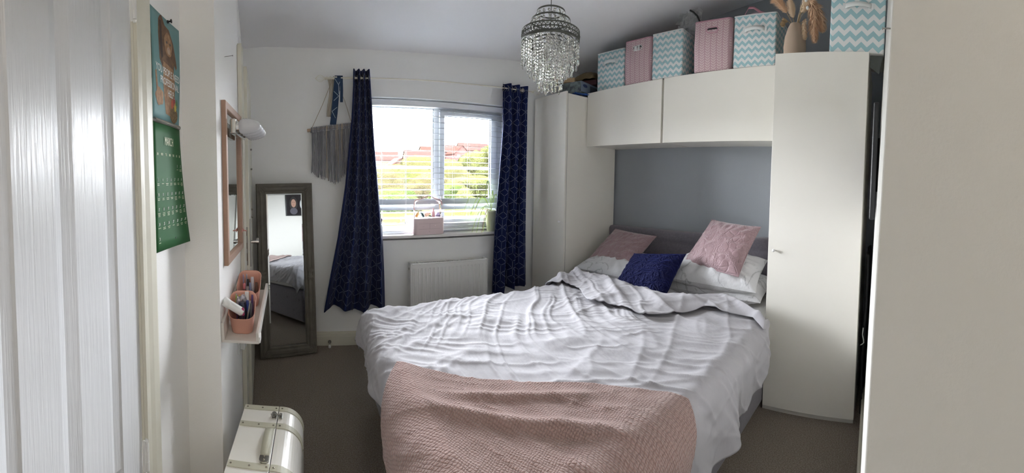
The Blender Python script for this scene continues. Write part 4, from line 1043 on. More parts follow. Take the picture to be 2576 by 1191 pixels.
# picture ledge
SL = R(9)
lg = thing('picture_ledge', 'white picture ledge under the pink mirror holding two tubs', 'shelf', (mx_(1.42)+.001, 1.42, .690), rot=(SL, 0, R(1.53)))
Ly = .46
f = MB().box(0, .152, 0, Ly, 0, .012).box(0, .012, 0, Ly, .012, .085).box(.140, .152, 0, Ly, .012, .048)
f.build('ledge_board', mat('white_foil_board', '#d4cfc9', .4), lg, bevel=.0012)
f = MB().box(.152, .158, .0, .035, .006, .030); f.build('end_tag', 'white', lg, rot=(0, 0, 0))
M['coral'] = mat('coral_plastic', '#d29b88', .4)
def tub(y, lab, rot_):
    o = thing('storage_tub', lab, 'tub', (mx_(y)+.076, y, .7035+(y-1.42)*math.tan(SL)), group='coral tubs on the picture ledge', rot=(SL, 0, rot_))
    f = MB(); H1 = lambda yy: .106+.030*(yy/.066)      # scooped rim, lower at the front
    def ring(w_, d_, r, zf): return [(x, y_, zf(y_)) for x, y_ in rrect(w_, d_, r)]
    secs = [ring(.080, .098, .022, lambda q_: 0), ring(.086, .104, .024, lambda q_: .004), ring(.108, .130, .032, lambda q_: H1(q_)-.003), ring(.113, .135, .034, H1), ring(.109, .131, .033, H1), ring(.104, .126, .031, lambda q_: H1(q_)-.004), ring(.082, .100, .022, lambda q_: .006)]
    n = len(secs[0]); vs = [p_ for r_ in secs for p_ in r_]
    f.add(vs, [(i*n+k, i*n+(k+1) % n, (i+1)*n+(k+1) % n, (i+1)*n+k) for i in range(len(secs)-1) for k in range(n)], 0, True)
    f.add(secs[0], [tuple(reversed(range(n)))]); f.add(secs[-1], [tuple(range(n))])
    f.build('tub', 'coral', o); return o
t1 = tub(1.515, 'coral pink tub nearer the camera, with a white bottle leaning out', R(3)); t2 = tub(1.735, 'coral pink tub further along the ledge', R(1))
def stick(nm, lab, cat, base, tip, r, col, capcol=None, tub_=None):
    b_, t_ = Vector(base), Vector(tip); t_.z *= .95; b_.y *= 1.1; t_.y = t_.y*1.15; o = thing(nm, lab, cat, tub_.location+b_); d = t_-b_
    MB().tube([(0, 0, 0), d*.02, d*.62, d*.66, d], [r*.6, r, r, r*.9, r*.75], 10).build('barrel', mat(nm+'_'+col[1:], col, .35), o)
    if capcol: MB().tube([d*.66, d*.68, d*.98, d*1.01], [r*.95, r*1.12, r*1.05, r*.5], 10).build('cap', mat('cap_'+capcol[1:], capcol, .3), o)
    return o
stuff1 = [('eyeliner_pencil', 'yellow-ended pencil at the back of the nearer tub', 'pencil', (-.02, .02, .01), (-.022, .042, .150), .004, '#9a7fae', '#d2c65a'), ('makeup_brush', 'green-ended brush at the back left of the nearer tub', 'make-up brush', (-.03, .02, .01), (-.038, .036, .145), .004, '#7a5f8a', '#a8bf5e'), ('mascara', 'purple mascara tube in the nearer tub', 'mascara', (.03, .03, .01), (.036, .036, .137), .007, '#5d4a7e', None),
          ('lip_gloss', 'bright pink lip gloss in the nearer tub', 'lip gloss', (.0, 0, .01), (-.008, .022, .138), .006, '#d8607a', '#e08296'), ('cream_tube', 'white flat-ended cream tube upright in the nearer tub', 'tube', (.014, .012, .01), (.012, .03, .152), .012, '#d8d4d2', None), ('sunglasses_case', 'dark navy case in the middle of the nearer tub', 'case', (.006, -.012, .01), (-.002, -.008, .118), .020, '#23263c', None),
          ('eye_pencil', 'grey pencil leaning to the right in the nearer tub', 'pencil', (.016, -.03, .01), (.036, -.020, .130), .004, '#8a8780', None), ('nail_polish', 'magenta-capped bottle at the front of the nearer tub', 'nail polish', (.008, -.034, .01), (.006, -.038, .105), .007, '#3a2a3a', '#b0416e'), ('concealer', 'charcoal stick at the right side of the nearer tub', 'make-up stick', (.036, -.02, .01), (.040, -.024, .120), .006, '#4b4b50', None), ('blue_pen', 'royal blue tube beside the navy case', 'tube', (.026, -.004, .01), (.020, -.002, .124), .008, '#2c3f8a', None)]
for nm, lab, cat, b_, t_, r, c1, c2 in stuff1: stick(nm, lab, cat, b_, t_, r, c1, c2, t1)
f = MB(); P = []
for i in range(9):
    P.append([(-.03+.045*i/8+.004*math.sin(j*2+i), .012+.006*math.cos(i*1.7+j), .05+.085*j/8+.008*math.sin(i*1.3+j)) for j in range(9)])
f.grid(np.array(P)); tag(f.build('sample_sachet', mat('silver_film', '#b9b4bb', .25, metal=.4), loc=t1.location, solid=.002), 'crumpled silvery sachet in the nearer tub', 'sachet')
wb = thing('white_bottle', 'white screw-capped bottle leaning out of the nearer tub', 'bottle', t1.location+Vector((-.022, -.046, .098)))
dw = Vector((-.055, -.020, .040)).normalized(); wb.rotation_euler = dw.to_track_quat('Z', 'Y').to_euler()
MB().lathe([(.0001, -.035), (.016, -.034), (.0175, -.028), (.0175, .034), (.015, .038)], 24).build('bottle_body', 'white', wb)
MB().lathe([(.0185, .036), (.019, .038), (.019, .058), (.0175, .060), (.0001, .060)], 24).build('cap', 'white', wb)
f = MB()
for a, z in ((-.5, 0), (-.35, .004), (-.42, -.006), (-.25, -.001), (-.55, .008), (-.3, .009)): f.ball((.0176*math.cos(a-1.1), .0176*math.sin(a-1.1), z), .0022, 5, 0, (.6, .6, 1))
f.build('printed_mark', 'black', wb)
stuff2 = [('eyeliner_pencil', 'lilac pencil at the left of the further tub', 'pencil', (-.03, .0, .01), (-.035, .02, .135), .004, '#8c80a0', None), ('lip_pencil', 'clear-capped pencil at the back left of the further tub', 'pencil', (-.02, .02, .01), (-.022, .040, .142), .004, '#a4a9bb', None), ('lipstick', 'brown lipstick with a pink cap in the further tub', 'lipstick', (-.022, -.01, .01), (-.026, -.004, .098), .007, '#6b5550', '#d8838e'), ('mascara', 'black mascara with a rounded top in the further tub', 'mascara', (-.008, -.002, .01), (-.010, .012, .115), .009, '#202024', None), ('hair_brush', 'white folded wipe packet in the further tub', 'packet', (.012, .005, .01), (.010, .018, .125), .011, '#c6c4cb', None), ('blue_tube', 'pale blue tube in the further tub', 'tube', (.006, -.02, .01), (.004, -.01, .105), .007, '#7d8bb0', None), ('makeup_stick', 'dark brown make-up stick at the right of the further tub', 'make-up stick', (.032, -.012, .01), (.034, -.006, .105), .008, '#5b4740', None), ('silver_tube', 'short grey tube at the front of the further tub', 'tube', (-.004, -.028, .01), (-.006, -.03, .092), .010, '#8d898c', None)]
stuff2 = [(('wipe_packet' if s[0] == 'hair_brush' else s[0]),)+s[1:] for s in stuff2]
for nm, lab, cat, b_, t_, r, c1, c2 in stuff2: stick(nm, lab, cat, b_, t_, r, c1, c2, t2)
f = MB()
for k in range(5): f.tube([(.012*math.cos(a+k)+.002*k, .016*math.sin(a), .018+.012*math.sin(a*2+k)) for a in np.linspace(0, 6.28, 14)[:-1]], .0035, 6, closed=True)
tag(f.build('hair_bands', mat('dark_hair_elastic', '#3a3036', .9), loc=(mx_(1.62)+.024, 1.625, .742)), 'tangle of dark hair elastics between the two tubs', 'hair bands')

# ================================================================== CALENDAR (hangs on the left wall)
ca = thing('wall_calendar', 'spiral wall calendar open at March, above a green page', 'calendar', (-.497, 1.10, 1.555)); ca.rotation_euler = (R(90), 0, R(90))
# local: x along the wall, y up, z out of the wall
PWd, PT, PB = .245, .372, .440
M['aqua'] = mat('calendar_aqua', '#6f9596', .6, spec=.25); M['cgreen'] = mat('calendar_green', '#2c6238', .6, spec=.2); M['paper'] = mat('paper_edge', '#cfcfc8', .7); M['ink'] = mat('white_print', '#e8e8e4', .5); M['inkc'] = mat('cream_print', '#cfd6b4', .5)
def zt_(x, y): return .004+.010*abs(math.sin(math.pi*min(1, y/PT)))*.4+.010*(x/PWd)**2*(y/PT)
def zb_(x, y): return .006+.034*(-y/PB)**1.6*(x/PWd)**1.5+.004*math.sin(3*x/PWd)
def sheet(x0, x1, y0, y1, fn, off, n=14, solid=.0012):
    P = np.array([[(x, y, fn(x, y)+off) for y in np.linspace(y0, y1, n)] for x in np.linspace(x0, x1, n)]); return MB().grid(P)
sheet(0, PWd, .006, PT, zt_, 0).build('picture_page', 'aqua', ca, solid=.0015)
sheet(0, PWd, -PB, -.006, zb_, 0).build('month_page', 'cgreen', ca, solid=.0012)
P = np.array([[(x*.985-.004, y*1.0-.004, zb_(x, y)*.6-.003) for y in np.linspace(-PB, -.01, 8)] for x in np.linspace(0, PWd, 8)])
MB().grid(P).build('under_pages', mat('dark_page_edges', '#3d5a4a', .7), ca, solid=.002)
f = MB()
for k in range(46):
    x = .008+k*(PWd-.016)/45; f.tube([(x+.0006*math.sin(a), .008*math.cos(a), .007+.008*math.sin(a)) for a in np.linspace(0, 2*math.pi, 9)[:-1]], .0009, 4, closed=True)
f.build('spiral_binding', 'steel', ca)
def shape(name, pts, mt_, fn, off, par=ca):
    cx = sum(p_[0] for p_ in pts)/len(pts); cy2 = sum(p_[1] for p_ in pts)/len(pts); ff = MB(); rows = []
    for q_ in (.02, .35, .7, 1): rows.append([(cx+(x-cx)*q_, cy2+(y-cy2)*q_, fn(cx+(x-cx)*q_, cy2+(y-cy2)*q_)+off) for x, y in pts+[pts[0]]])
    ff.grid(np.array(rows), sm=False); return ff.build(name, mt_, par)
def cmb(x0, y0, rx, ry, n=20, a=0, w_=0):
    o_ = []
    for k in range(n):
        t_ = 2*math.pi*k/n; r_ = 1+w_*math.sin(5*t_+x0*90); x, y = rx*r_*math.cos(t_), ry*r_*math.sin(t_); o_.append((x0+x*math.cos(a)-y*math.sin(a), y0+x*math.sin(a)+y*math.cos(a)))
    return o_
brn = mat('brown_hood_print', '#5c3f2c', .6, var=(60, '#7a5a3c', .9)); brd = mat('dark_fold_print', '#3d2a20', .6); fur = mat('ginger_fur_print', '#8f6a4c', .7, var=(70, '#b08c68', .9)); furl = mat('pale_fur_print', '#b89f88', .7)
shape('costume_print', [(.075, .365), (.090, .372), (.115, .345), (.150, .340), (.185, .300), (.200, .262), (.215, .222), (.205, .210), (.190, .225), (.180, .175), (.085, .190), (.060, .215), (.055, .300), (.062, .350)], brn, zt_, .0014)
shape('costume_fold_print', [(.070, .350), (.085, .350), (.090, .230), (.075, .215), (.066, .250)], brd, zt_, .0018)
shape('body_print', [(.090, .215), (.180, .205), (.195, .150), (.190, .06), (.165, .03), (.110, .035), (.095, .09), (.085, .150)], fur, zt_, .0016)
shape('tail_print', cmb(.055, .085, .034, .030, w_=.1), fur, zt_, .0017); shape('tail_tip_print', [(.020, .165), (.030, .170), (.040, .12), (.045, .10), (.030, .095)], fur, zt_, .0018)
shape('face_print', cmb(.138, .283, .034, .042, w_=.03), fur, zt_, .0022); shape('muzzle_print', cmb(.140, .262, .014, .013), furl, zt_, .0026)
for x in (.124, .154): shape('eye_print', cmb(x, .288, .0055, .0048), 'black', zt_, .0028)
shape('nose_print', cmb(.139, .269, .004, .003), mat('nose_pink', '#a87468', .6), zt_, .0030)
shape('basket_print', cmb(.185, .040, .038, .030), mat('wicker_print', '#8d7450', .7, var=(150, '#5e4a30', .9)), zt_, .0022)
for x, y, c_ in ((.168, .078, '#c0563a'), (.186, .090, '#a03c34'), (.198, .072, '#cdb648'), (.210, .085, '#4f7f5a')): shape('painted_egg_print', cmb(x, y, .011, .017), mat('egg_'+c_[1:], c_, .5), zt_, .0024)
for body, y, x in (('YOU PEOPLE NEED', .178, .128), ('PROFESSIONAL', .143, .142), ('HELP.', .108, .150)): text('slogan_text', body, .036, ca, (x, y, .0135), 'ink', sx_=.72)
text('month_text', 'MARCH', .042, ca, (.118, -.066, .0135), 'inkc', sx_=.55)
cxs = [.022+k*.0335 for k in range(7)]
for x, d_ in zip(cxs, ('SUN', 'MON', 'TUE', 'WED', 'THU', 'FRI', 'SAT')): text('weekday_text', d_, .0125, ca, (x, -.112, zb_(x, -.112)+.0018), 'inkc', sx_=.6)
rows = [[None]*5+[1, 2], list(range(3, 10)), list(range(10, 17)), list(range(17, 24)), list(range(24, 31)), [31]+[None]*6]
dm = MB(); r_ = random.Random(2)
for i, row in enumerate(rows):
    y = -.150-.050*i
    for x, d_ in zip(cxs, row):
        if d_ is None: continue
        z = zb_(x, y)+.0018; t_ = text('date_text', str(d_), .0155, ca, (x, y, z+.0004), 'ink', sx_=.6)
        t_.rotation_euler = (R(6+3*i)*(x/PWd), -R(7)*(i/5)*(x/PWd), 0)
        for k in range(r_.choice((1, 2, 2, 3))):
            w2 = r_.uniform(.007, .012); yy = y-.0125-.005*k; zz_ = zb_(x, yy)+.0018; dm.box(x-w2, x+w2, yy-.0009, yy+.0009, zz_, zz_+.0003)
tag(dm.build('day_note_lines', 'inkc', ca), kind='stuff')
MB().cyl((.135, -PB+.03, zb_(.135, -.41)-.0), (.135, -PB+.03, zb_(.135, -.41)+.0016), .003, 10).build('hanging_hole', 'black', ca)
pin = thing('push_pin', 'small dark push pin holding the top of the calendar', 'push pin', (-.485, 1.235, 1.919))
MB().lathe([(.006, 0), (.006, .003), (.003, .005), (.003, .011), (.007, .013), (.007, .016), (.0001, .017)], 14, axis='x').cyl((-.014, 0, 0), (0, 0, 0), .0008, 6).build('pin_head', 'black', pin)

# ================================================================== TRUNK
tk = thing('storage_chest', 'cream domed chest with riveted straps laid on its back', 'chest', (-.303, .93, .0), rotz=R(-1.2))
M['trunkw'] = mat('cream_lacquer', '#f0ede5', .28, var=(6, '#e6e2d8', .6)); M['strap'] = mat('sage_leather_strap', '#c2bfab', .5, bump=(120, .2, .002)); M['rivet'] = mat('nickel_rivet', '#a39d90', .25, metal=1)
TL_, TZ, SX, TX = .635, .35, .152, .256
def section(off):
    pts = [(0-off*.0, 0), (0-off*.0, TZ+off)]
    pts += [(SX+.0, TZ+off)]
    n = 12
    for k in range(n+1):
        a = math.pi/2*(1-k/n); pts.append((TX-.088+(.088+off)*math.cos(a), TZ-.088+(.088+off)*math.sin(a)))
    pts.append((TX+off, 0)); return pts
def ext(f, sec, y0, y1, mi=0):
    n = len(sec); vs = [(x, y0, z) for x, z in sec]+[(x, y1, z) for x, z in sec]
    f.add(vs, [(k, k+1, n+k+1, n+k) for k in range(n-1)]+[(n-1, 0, n, 2*n-1)], mi); f.add(vs[:n], [tuple(range(n))], mi); f.add(vs[n:], [tuple(reversed(range(n)))], mi)
body = section(0)
lid_i = [(SX+.0015, 0)]+[(SX+.0015, TZ)]+body[3:]; base = [(0, 0), (0, TZ), (SX-.0015, TZ), (SX-.0015, 0)]
f = MB(); ext(f, base, 0, TL_); f.build('base_box', 'trunkw', tk, recalc=True, bevel=.002)
f = MB(); ext(f, lid_i, 0, TL_); f.build('domed_lid', 'trunkw', tk, recalc=True)
MB().box(SX-.0012, SX+.0012, .002, TL_-.002, .0, TZ-.001).build('lid_gap', 'black', tk)
for i, yc in enumerate((TL_-.018, TL_-.128, TL_-.345, .07)):
    hw_ = .014
    f = MB(); s3 = section(.003)[1:]; s3i = section(0.0)[1:]
    a0_ = [(x, z) for x, z in s3 if z > .0]
    for part in ([(.004, TZ+.003), (SX-.002, TZ+.003)], [(SX+.002, TZ+.003)]+a0_[2:]):
        pr = part; n = len(pr); vs = []
        for x, z in pr: vs += [(x, yc-hw_, z), (x, yc+hw_, z), (x-.002, yc-hw_, z-.004), (x-.002, yc+hw_, z-.004)]
        fs = []
        for k in range(n-1): b_ = 4*k; fs += [(b_, b_+1, b_+5, b_+4), (b_, b_+4, b_+6, b_+2), (b_+1, b_+3, b_+7, b_+5)]
        fs += [(0, 2, 3, 1), (4*n-4, 4*n-3, 4*n-1, 4*n-2)]; f.add(vs, fs)
    st = f.build('strap', 'strap', tk, recalc=True)
    for x in (.014, .080, SX-.012, SX+.014):
        MB().ball((x, yc, TZ+.003), .0042, 6, 0, (1, 1, .55)).build('rivet', 'rivet', st)
    MB().ball((TX+.002, yc, TZ-.095), .0042, 6, 0, (.55, 1, 1)).build('rivet', 'rivet', st)
# clasp
f = MB().box(SX-.024, SX-.004, TL_-.085, TL_-.050, TZ, TZ+.005).box(SX+.006, SX+.020, TL_-.085, TL_-.050, TZ, TZ+.005)
cl = f.build('clasp', 'steel', tk, bevel=.002)
MB().tube([(SX-.016+.007*math.cos(a), TL_-.060+.007*math.sin(a), TZ+.010) for a in np.linspace(0, 6.28, 14)[:-1]], .0028, 6, closed=True).tube([(SX-.016+.007*math.cos(a), TL_-.075+.007*math.sin(a), TZ+.010) for a in np.linspace(0, 6.28, 14)[:-1]], .0028, 6, closed=True).cyl((SX-.03, TL_-.068, TZ+.009), (SX+.014, TL_-.068, TZ+.009), .003, 8).build('clasp_ring', 'steel', cl)
# handle strap
f = MB(); P = []
for k in range(15):
    t_ = k/14; y = TL_-.150-.150*t_; P.append([(SX-.040, y, TZ+.005+.016*math.sin(math.pi*t_)), (SX-.008, y, TZ+.005+.016*math.sin(math.pi*t_))])
f.grid(np.array(P)); hd = f.build('handle', 'strap', tk, solid=.004)
f = MB(); shell(f, [([(SX-.024+x, TL_-.310+y) for x, y in rrect(.036, .040, .014)], TZ), ([(SX-.024+x, TL_-.310+y) for x, y in rrect(.034, .038, .013)], TZ+.008)]); f.build('handle_buckle', 'chrome', hd)
for y in (-.302, -.318): MB().ball((SX-.024, TL_+y, TZ+.009), .0035, 6).build('rivet', 'rivet', hd)

# ================================================================== CHANDELIER
CXp, CYp = 1.150, 1.50
cz_ = ceil_z(CXp, CYp)
ch = thing('chandelier', 'tiered crystal drop chandelier with a pierced pewter band', 'chandelier', (CXp, CYp, 0))
MB().lathe([(.0001, 0), (.045, -.002), (.048, -.012), (.03, -.03), (.0001, -.034)], 24, c=(0, 0, cz_)).build('ceiling_rose', 'pewter', ch)
MB().cyl((0, 0, 2.02), (0, 0, cz_-.03), .0022, 8).build('cable', 'pewter', ch)
MB().lathe([(.0001, 0), (.016, 0), (.018, .05), (.010, .065), (.0001, .066)], 16, c=(0, 0, 2.02)).build('lamp_holder', 'white', ch)
# pierced band: ring rails with lozenge lattice between
def ringtube(f, r, z, t_, n=64): f.tube([(r*math.cos(a), r*math.sin(a), z) for a in np.linspace(0, 2*math.pi, n+1)[:-1]], t_, 6, closed=True)
BR_, BZ0, BZ1 = .147, 2.045, 2.100
f = MB()
for z0, z1 in ((BZ0, BZ0+.014), (BZ1-.007, BZ1)):
    f.lathe([(BR_, z0), (BR_+.0015, z0), (BR_+.0015, z1), (BR_, z1), (BR_, z0)], 72)
zz0, zz1 = BZ0+.014, BZ1-.007; nl_ = 46
for k in range(nl_):
    a = 2*math.pi*k/nl_; da = math.pi/nl_
    for sg in (1, -1):
        for (a0_, za, a1_, zb2) in ((a, zz0, a+sg*da, (zz0*2+zz1)/3+.0), (a+sg*da, (zz0*2+zz1)/3, a, (zz0+zz1)/2+.003), (a, (zz0+zz1)/2-.003, a+sg*da, (zz0+2*zz1)/3), (a+sg*da, (zz0+2*zz1)/3, a, zz1)):
            f.tube([(BR_*math.cos(a0_), BR_*math.sin(a0_), za), (BR_*math.cos(a1_), BR_*math.sin(a1_), zb2)], .0017, 4, caps=False)
    f.ball((BR_*math.cos(a+da), BR_*math.sin(a+da), (zz0+zz1)/2), .0042, 4)
f.build('pierced_band', 'pewter', ch)
for r, z in ((.098, 2.155), (.070, 2.200)):
    f = MB().lathe([(r, z-.004), (r+.0015, z-.004), (r+.0015, z+.004), (r, z+.004), (r, z-.004)], 48); f.build('upper_ring', 'pewter', ch)
for r, z in ((.115, 2.06), (.085, 2.055), (.060, 2.05)):
    f = MB().lathe([(r, z-.003), (r+.0015, z-.003), (r+.0015, z+.003), (r, z+.003), (r, z-.003)], 48); f.build('inner_ring', 'pewter', ch)
f = MB()
for k in range(3):
    a = k*2*math.pi/3+.4; f.tube([(0, 0, 2.20), (.07*math.cos(a), .07*math.sin(a), 2.20), (.098*math.cos(a), .098*math.sin(a), 2.155), (.147*math.cos(a), .147*math.sin(a), 2.098)], .0015, 5)
    f.tube([(0, 0, 2.06), (.147*math.cos(a), .147*math.sin(a), 2.06)], .0015, 5)
f.build('spokes', 'pewter', ch)
def bead(f, p_, r): f.lathe([(.0003, -r), (r*.72, -r*.62), (r, 0), (r*.72, r*.62), (.0003, r)], 7, c=p_, sm=False, sy=.7)
def drop(f, p_, l_, r): f.lathe([(.0003, -l_), (r*.35, -l_*.88), (r, -l_*.72), (r*.62, -l_*.12), (.0003, 0)], 7, c=p_, sm=False)
def strand(x, y, ztop, zbot, r):
    f = MB(); z = ztop; dl_ = .034
    while z-.016 > zbot+dl_:
        bead(f, (x, y, z-.008), .0075 if r > .5 else .0068); z -= .0155
    drop(f, (x, y, zbot+dl_), dl_, .0062); return f
extra = MB(); nst = 0
tiers = [(.143, 26, 2.042, 1.925), (.115, 20, 2.055, 1.885), (.085, 18, 2.052, 1.86), (.060, 15, 2.048, 1.800), (.030, 8, 2.04, 1.80)]
for r, n, z0, z1 in tiers:
    for k in range(n):
        a = 2*math.pi*(k+.3*(n % 3))/n; strand(r*math.cos(a), r*math.sin(a), z0, z1+.008*((k*7) % 3-1), 1).build('crystal_strand', 'crystal', ch); nst += 1
for r, n, z0 in ((.098, 22, 2.151), (.070, 16, 2.196)):
    for k in range(n):
        a = 2*math.pi*k/n; bead(extra, (r*math.cos(a), r*math.sin(a), z0-.014), .0085); bead(extra, (r*math.cos(a), r*math.sin(a), z0-.032), .0062); extra.cyl((r*math.cos(a), r*math.sin(a), z0), (r*math.cos(a), r*math.sin(a), z0-.008), .0006, 4)
tag(extra.build('ring_beads', 'crystal', ch), kind='stuff')

# ================================================================== BOXES ABOVE THE BED
def chev(name, per, cblue='#93b5bb', cwhite='#d2d2d0'):
    mt, t, b = _new(name); N = NT(t); o_, vec = N.sep()
    s = N.m('ADD', o_[0], o_[1]); zig = N.m('PINGPONG', s, per/2)
    v = N.m('ADD', o_[2], N.m('MULTIPLY', zig, .95)); fr_ = N.m('FRACT', N.m('DIVIDE', v, per*.95))
    st = N.m('GREATER_THAN', fr_, .5); t.links.new(N.mix(st, cwhite, cblue), b.inputs['Base Color'])
    b.inputs['Roughness'].default_value = .85
    nz = t.nodes.new('ShaderNodeTexNoise'); nz.inputs['Scale'].default_value = 300; t.links.new(vec, nz.inputs[0])
    bp = t.nodes.new('ShaderNodeBump'); bp.inputs['Strength'].default_value = .2; bp.inputs['Distance'].default_value = .002; t.links.new(nz.outputs[0], bp.inputs['Height']); t.links.new(bp.outputs[0], b.inputs['Normal'])
    return mt
M['chev'] = chev('aqua_chevron_cloth', .048)
M['chevl'] = chev('aqua_chevron_cloth_large', .066)
# pink woven print: upright stems with paired leaves
mt, t, b = _new('pink_leaf_print'); N = NT(t); o_, vec = N.sep()
pw, ph_ = .044, .0175
fx_ = N.m('FRACT', N.m('DIVIDE', N.m('ADD', N.m('ADD', o_[0], o_[1]), 5), pw)); ux = N.m('ABSOLUTE', N.m('MULTIPLY', N.m('SUBTRACT', fx_, .5), pw))
vz = N.m('SUBTRACT', o_[2], N.m('MULTIPLY', ux, .9)); fz = N.m('MULTIPLY', N.m('SUBTRACT', N.m('FRACT', N.m('DIVIDE', vz, ph_)), .5), ph_)
ex = N.m('DIVIDE', N.m('SUBTRACT', ux, .0102), .0088); ez = N.m('DIVIDE', fz, .0046)
ell = N.m('LESS_THAN', N.m('ADD', N.m('MULTIPLY', ex, ex), N.m('MULTIPLY', ez, ez)), 1.0)
stem = N.m('LESS_THAN', ux, .0009); msk = N.m('MAXIMUM', ell, stem)
t.links.new(N.mix(msk, '#b3949a', '#ccbaba'), b.inputs['Base Color']); b.inputs['Roughness'].default_value = .8
M['pinkp'] = mt; M['pinkrim'] = mat('pink_rim_cloth', '#b78a97', .8); M['inner'] = mat('dark_box_inside', '#5b5f62', .9)
M['webbing'] = mat('white_webbing', '#d3d6d4', .85, bump=(400, .3, .002))
def carton(name, lab, loc, wd, dp, ht, mt_, group, rim='webbing', rot_=0, round_=.012, handle=None, taper=0, bulge=.0):
    """front face towards -x; loc = front near (low y) bottom corner; y runs along the cabinet"""
    o = thing(name, lab, 'storage box', loc, rotz=rot_, group=group)
    f = MB(); r = round_
    def sec(z, s=0): return [(x+dp/2, y+wd/2) for x, y in rrect(dp-2*s, wd-2*s, r, 4)]
    zs_ = [(0, .004), (.006, 0), (ht*.5, -bulge), (ht-.004, 0), (ht, .001)]
    shell(f, [(sec(z, s), z) for z, s in zs_], True, False); shell(f, [(sec(ht, .001), ht), (sec(ht, .006), ht), (sec(.012, .008), .012)], False, True)
    f.build('box_body', mt_, o)
    f = MB(); shell(f, [(sec(0, -.0008), ht-.007), (sec(0, -.0012), ht+.0015), (sec(0, .005), ht+.0015), (sec(0, .005), ht-.01)], False, False); f.build('rim', rim, o)
    if handle == 'strap':
        hz = ht*.70; P = []
        for k in range(13):
            t_ = k/12; P.append([(-.0025-.017*math.sin(math.pi*t_)**.6, wd*.27+wd*.46*t_, hz-.013+.006*math.sin(math.pi*t_)), (-.0025-.017*math.sin(math.pi*t_)**.6, wd*.27+wd*.46*t_, hz+.013+.006*math.sin(math.pi*t_))])
        f = MB().grid(np.array(P)); f.build('carry_strap', 'webbing', o, solid=.003)
        for yy in (wd*.22, wd*.68): MB().box(-.003, .0, yy, yy+wd*.10, hz-.018, hz+.018).build('strap_patch', 'webbing', o, bevel=.001)
    if handle in ('metal', 'hole'):
        hz = ht*.80; pts = [(y+wd*.5, z+hz) for y, z in rrect(.085, .036, .0165)]
        f = MB(); n = len(pts); f.add([(-.0015, y, z) for y, z in pts], [tuple(range(n))]); f.build('hand_hole', 'black' if handle == 'hole' else 'inner', o)
        f = MB().tube([(-.002, y, z) for y, z in pts], .0035, 6, closed=True); f.build('handle_surround', 'chrome' if handle == 'metal' else 'pinkrim', o)
        if handle == 'metal': MB().box(-.004, -.002, wd*.5-.02, wd*.5-.002, hz-.014, hz+.014).box(-.004, -.002, wd*.5+.006, wd*.5+.03, hz-.014, hz+.014).build('label_card', 'webbing', o)
    return o
ztop = lambda y: ohz(y, 1)
carton('storage_box', 'aqua chevron storage box nearest the window, smallest in view', (fx(1.96)+.022, 1.962, ztop(1.96)+.001), .285, .30, .312, 'chev', 'aqua chevron storage boxes', handle='strap', rot_=R(4))
carton('storage_box', 'pink leaf-print storage box with a metal-framed hand hole', (fx(1.69)+.010, 1.694, ztop(1.69)+.001), .258, .30, .338, 'pinkp', 'pink leaf-print storage boxes', rim='pinkrim', handle='metal', rot_=R(4), round_=.03, bulge=.004)
carton('storage_box', 'aqua chevron storage box between the two pink boxes', (fx(1.42)+.004, 1.425, ztop(1.42)+.001), .262, .28, .338, 'chev', 'aqua chevron storage boxes', handle=None, rot_=R(3))
carton('storage_box', 'pink leaf-print storage box with a dark oval hand hole', (fx(1.05)+.004, 1.052, ztop(1.05)+.001), .285, .30, .352, 'pinkp', 'pink leaf-print storage boxes', rim='pinkrim', handle='hole', rot_=R(4), round_=.03, bulge=.004)
carton('storage_box', 'aqua chevron storage box beside the vase of dried grasses', (fx(.74)+.004, .738, ztop(.74)+.001), .305, .30, .350, 'chev', 'aqua chevron storage boxes', handle='strap', rot_=R(1))
carton('storage_box', 'large aqua chevron storage box on top of the right wardrobe', (2.082, .030, 2.128), .315, .33, .375, 'chevl', 'aqua chevron storage boxes', handle='strap')
# pink ribbon poking out of the chevron box
f = MB(); bx_ = fx(.9)
def band(f, pts, wv, mi=0):
    P = []
    for p_ in pts: P.append([tuple(Vector(p_)-Vector(wv)), tuple(Vector(p_)+Vector(wv))])
    f.grid(np.array(P), mi)
zb2 = ztop(.9)+.345
band(f, [(bx_+.03, .985, zb2-.06), (bx_+.035, .978, zb2+.02), (bx_+.04, .950, zb2+.072), (bx_+.045, .915, zb2+.070), (bx_+.05, .865, zb2+.035), (bx_+.05, .80, zb2+.010), (bx_+.06, .78, zb2-.05)], (.006, 0, .010))
band(f, [(bx_+.05, .985, zb2-.06), (bx_+.06, .94, zb2+.03), (bx_+.065, .90, zb2+.036), (bx_+.07, .83, zb2+.006), (bx_+.08, .80, zb2-.05)], (.01, 0, .016), 1)
tag(f.build('fabric_ribbon', [mat('pink_ribbon', '#c48a96', .7), mat('pale_pink_cloth', '#d3b9bf', .8)], solid=.002), 'pink ribbon and pale cloth poking out of the chevron box', 'ribbon')
# polythene bag and cable behind the pink box
f = MB(); P = []
for i in range(16):
    a = i/15; P.append([(2.42+.03*math.sin(i*1.9+j), 1.36+.20*a+.015*math.sin(j*1.7+i*.9), ztop(1.4)+.35+.20*(j/13)*(1-.35*abs(a-.5))+.012*math.sin(i*2.1+j*1.3)) for j in range(14)])
f.grid(np.array(P), sm=False); tag(f.build('polythene_bag', 'poly'), 'crumpled clear polythene bag behind the pink boxes', 'bag')
f = MB().tube([(2.40, 1.355, 2.25), (2.40, 1.348, 2.49), (2.40, 1.360, 2.55), (2.40, 1.385, 2.60), (2.40, 1.42, 2.637), (2.40, 1.45, 2.655)], .0075, 8)
tag(f.build('black_cable', 'black'), 'stiff black cable sticking up behind the pink box', 'cable')
f = MB().box(2.595, 2.635, 1.60, 1.80, ztop(1.7)+.0, 2.60); tag(f.build('brown_carton', mat('brown_card', '#7a5c48', .8), bevel=.004), 'flat brown cardboard carton standing behind the pink box', 'carton')
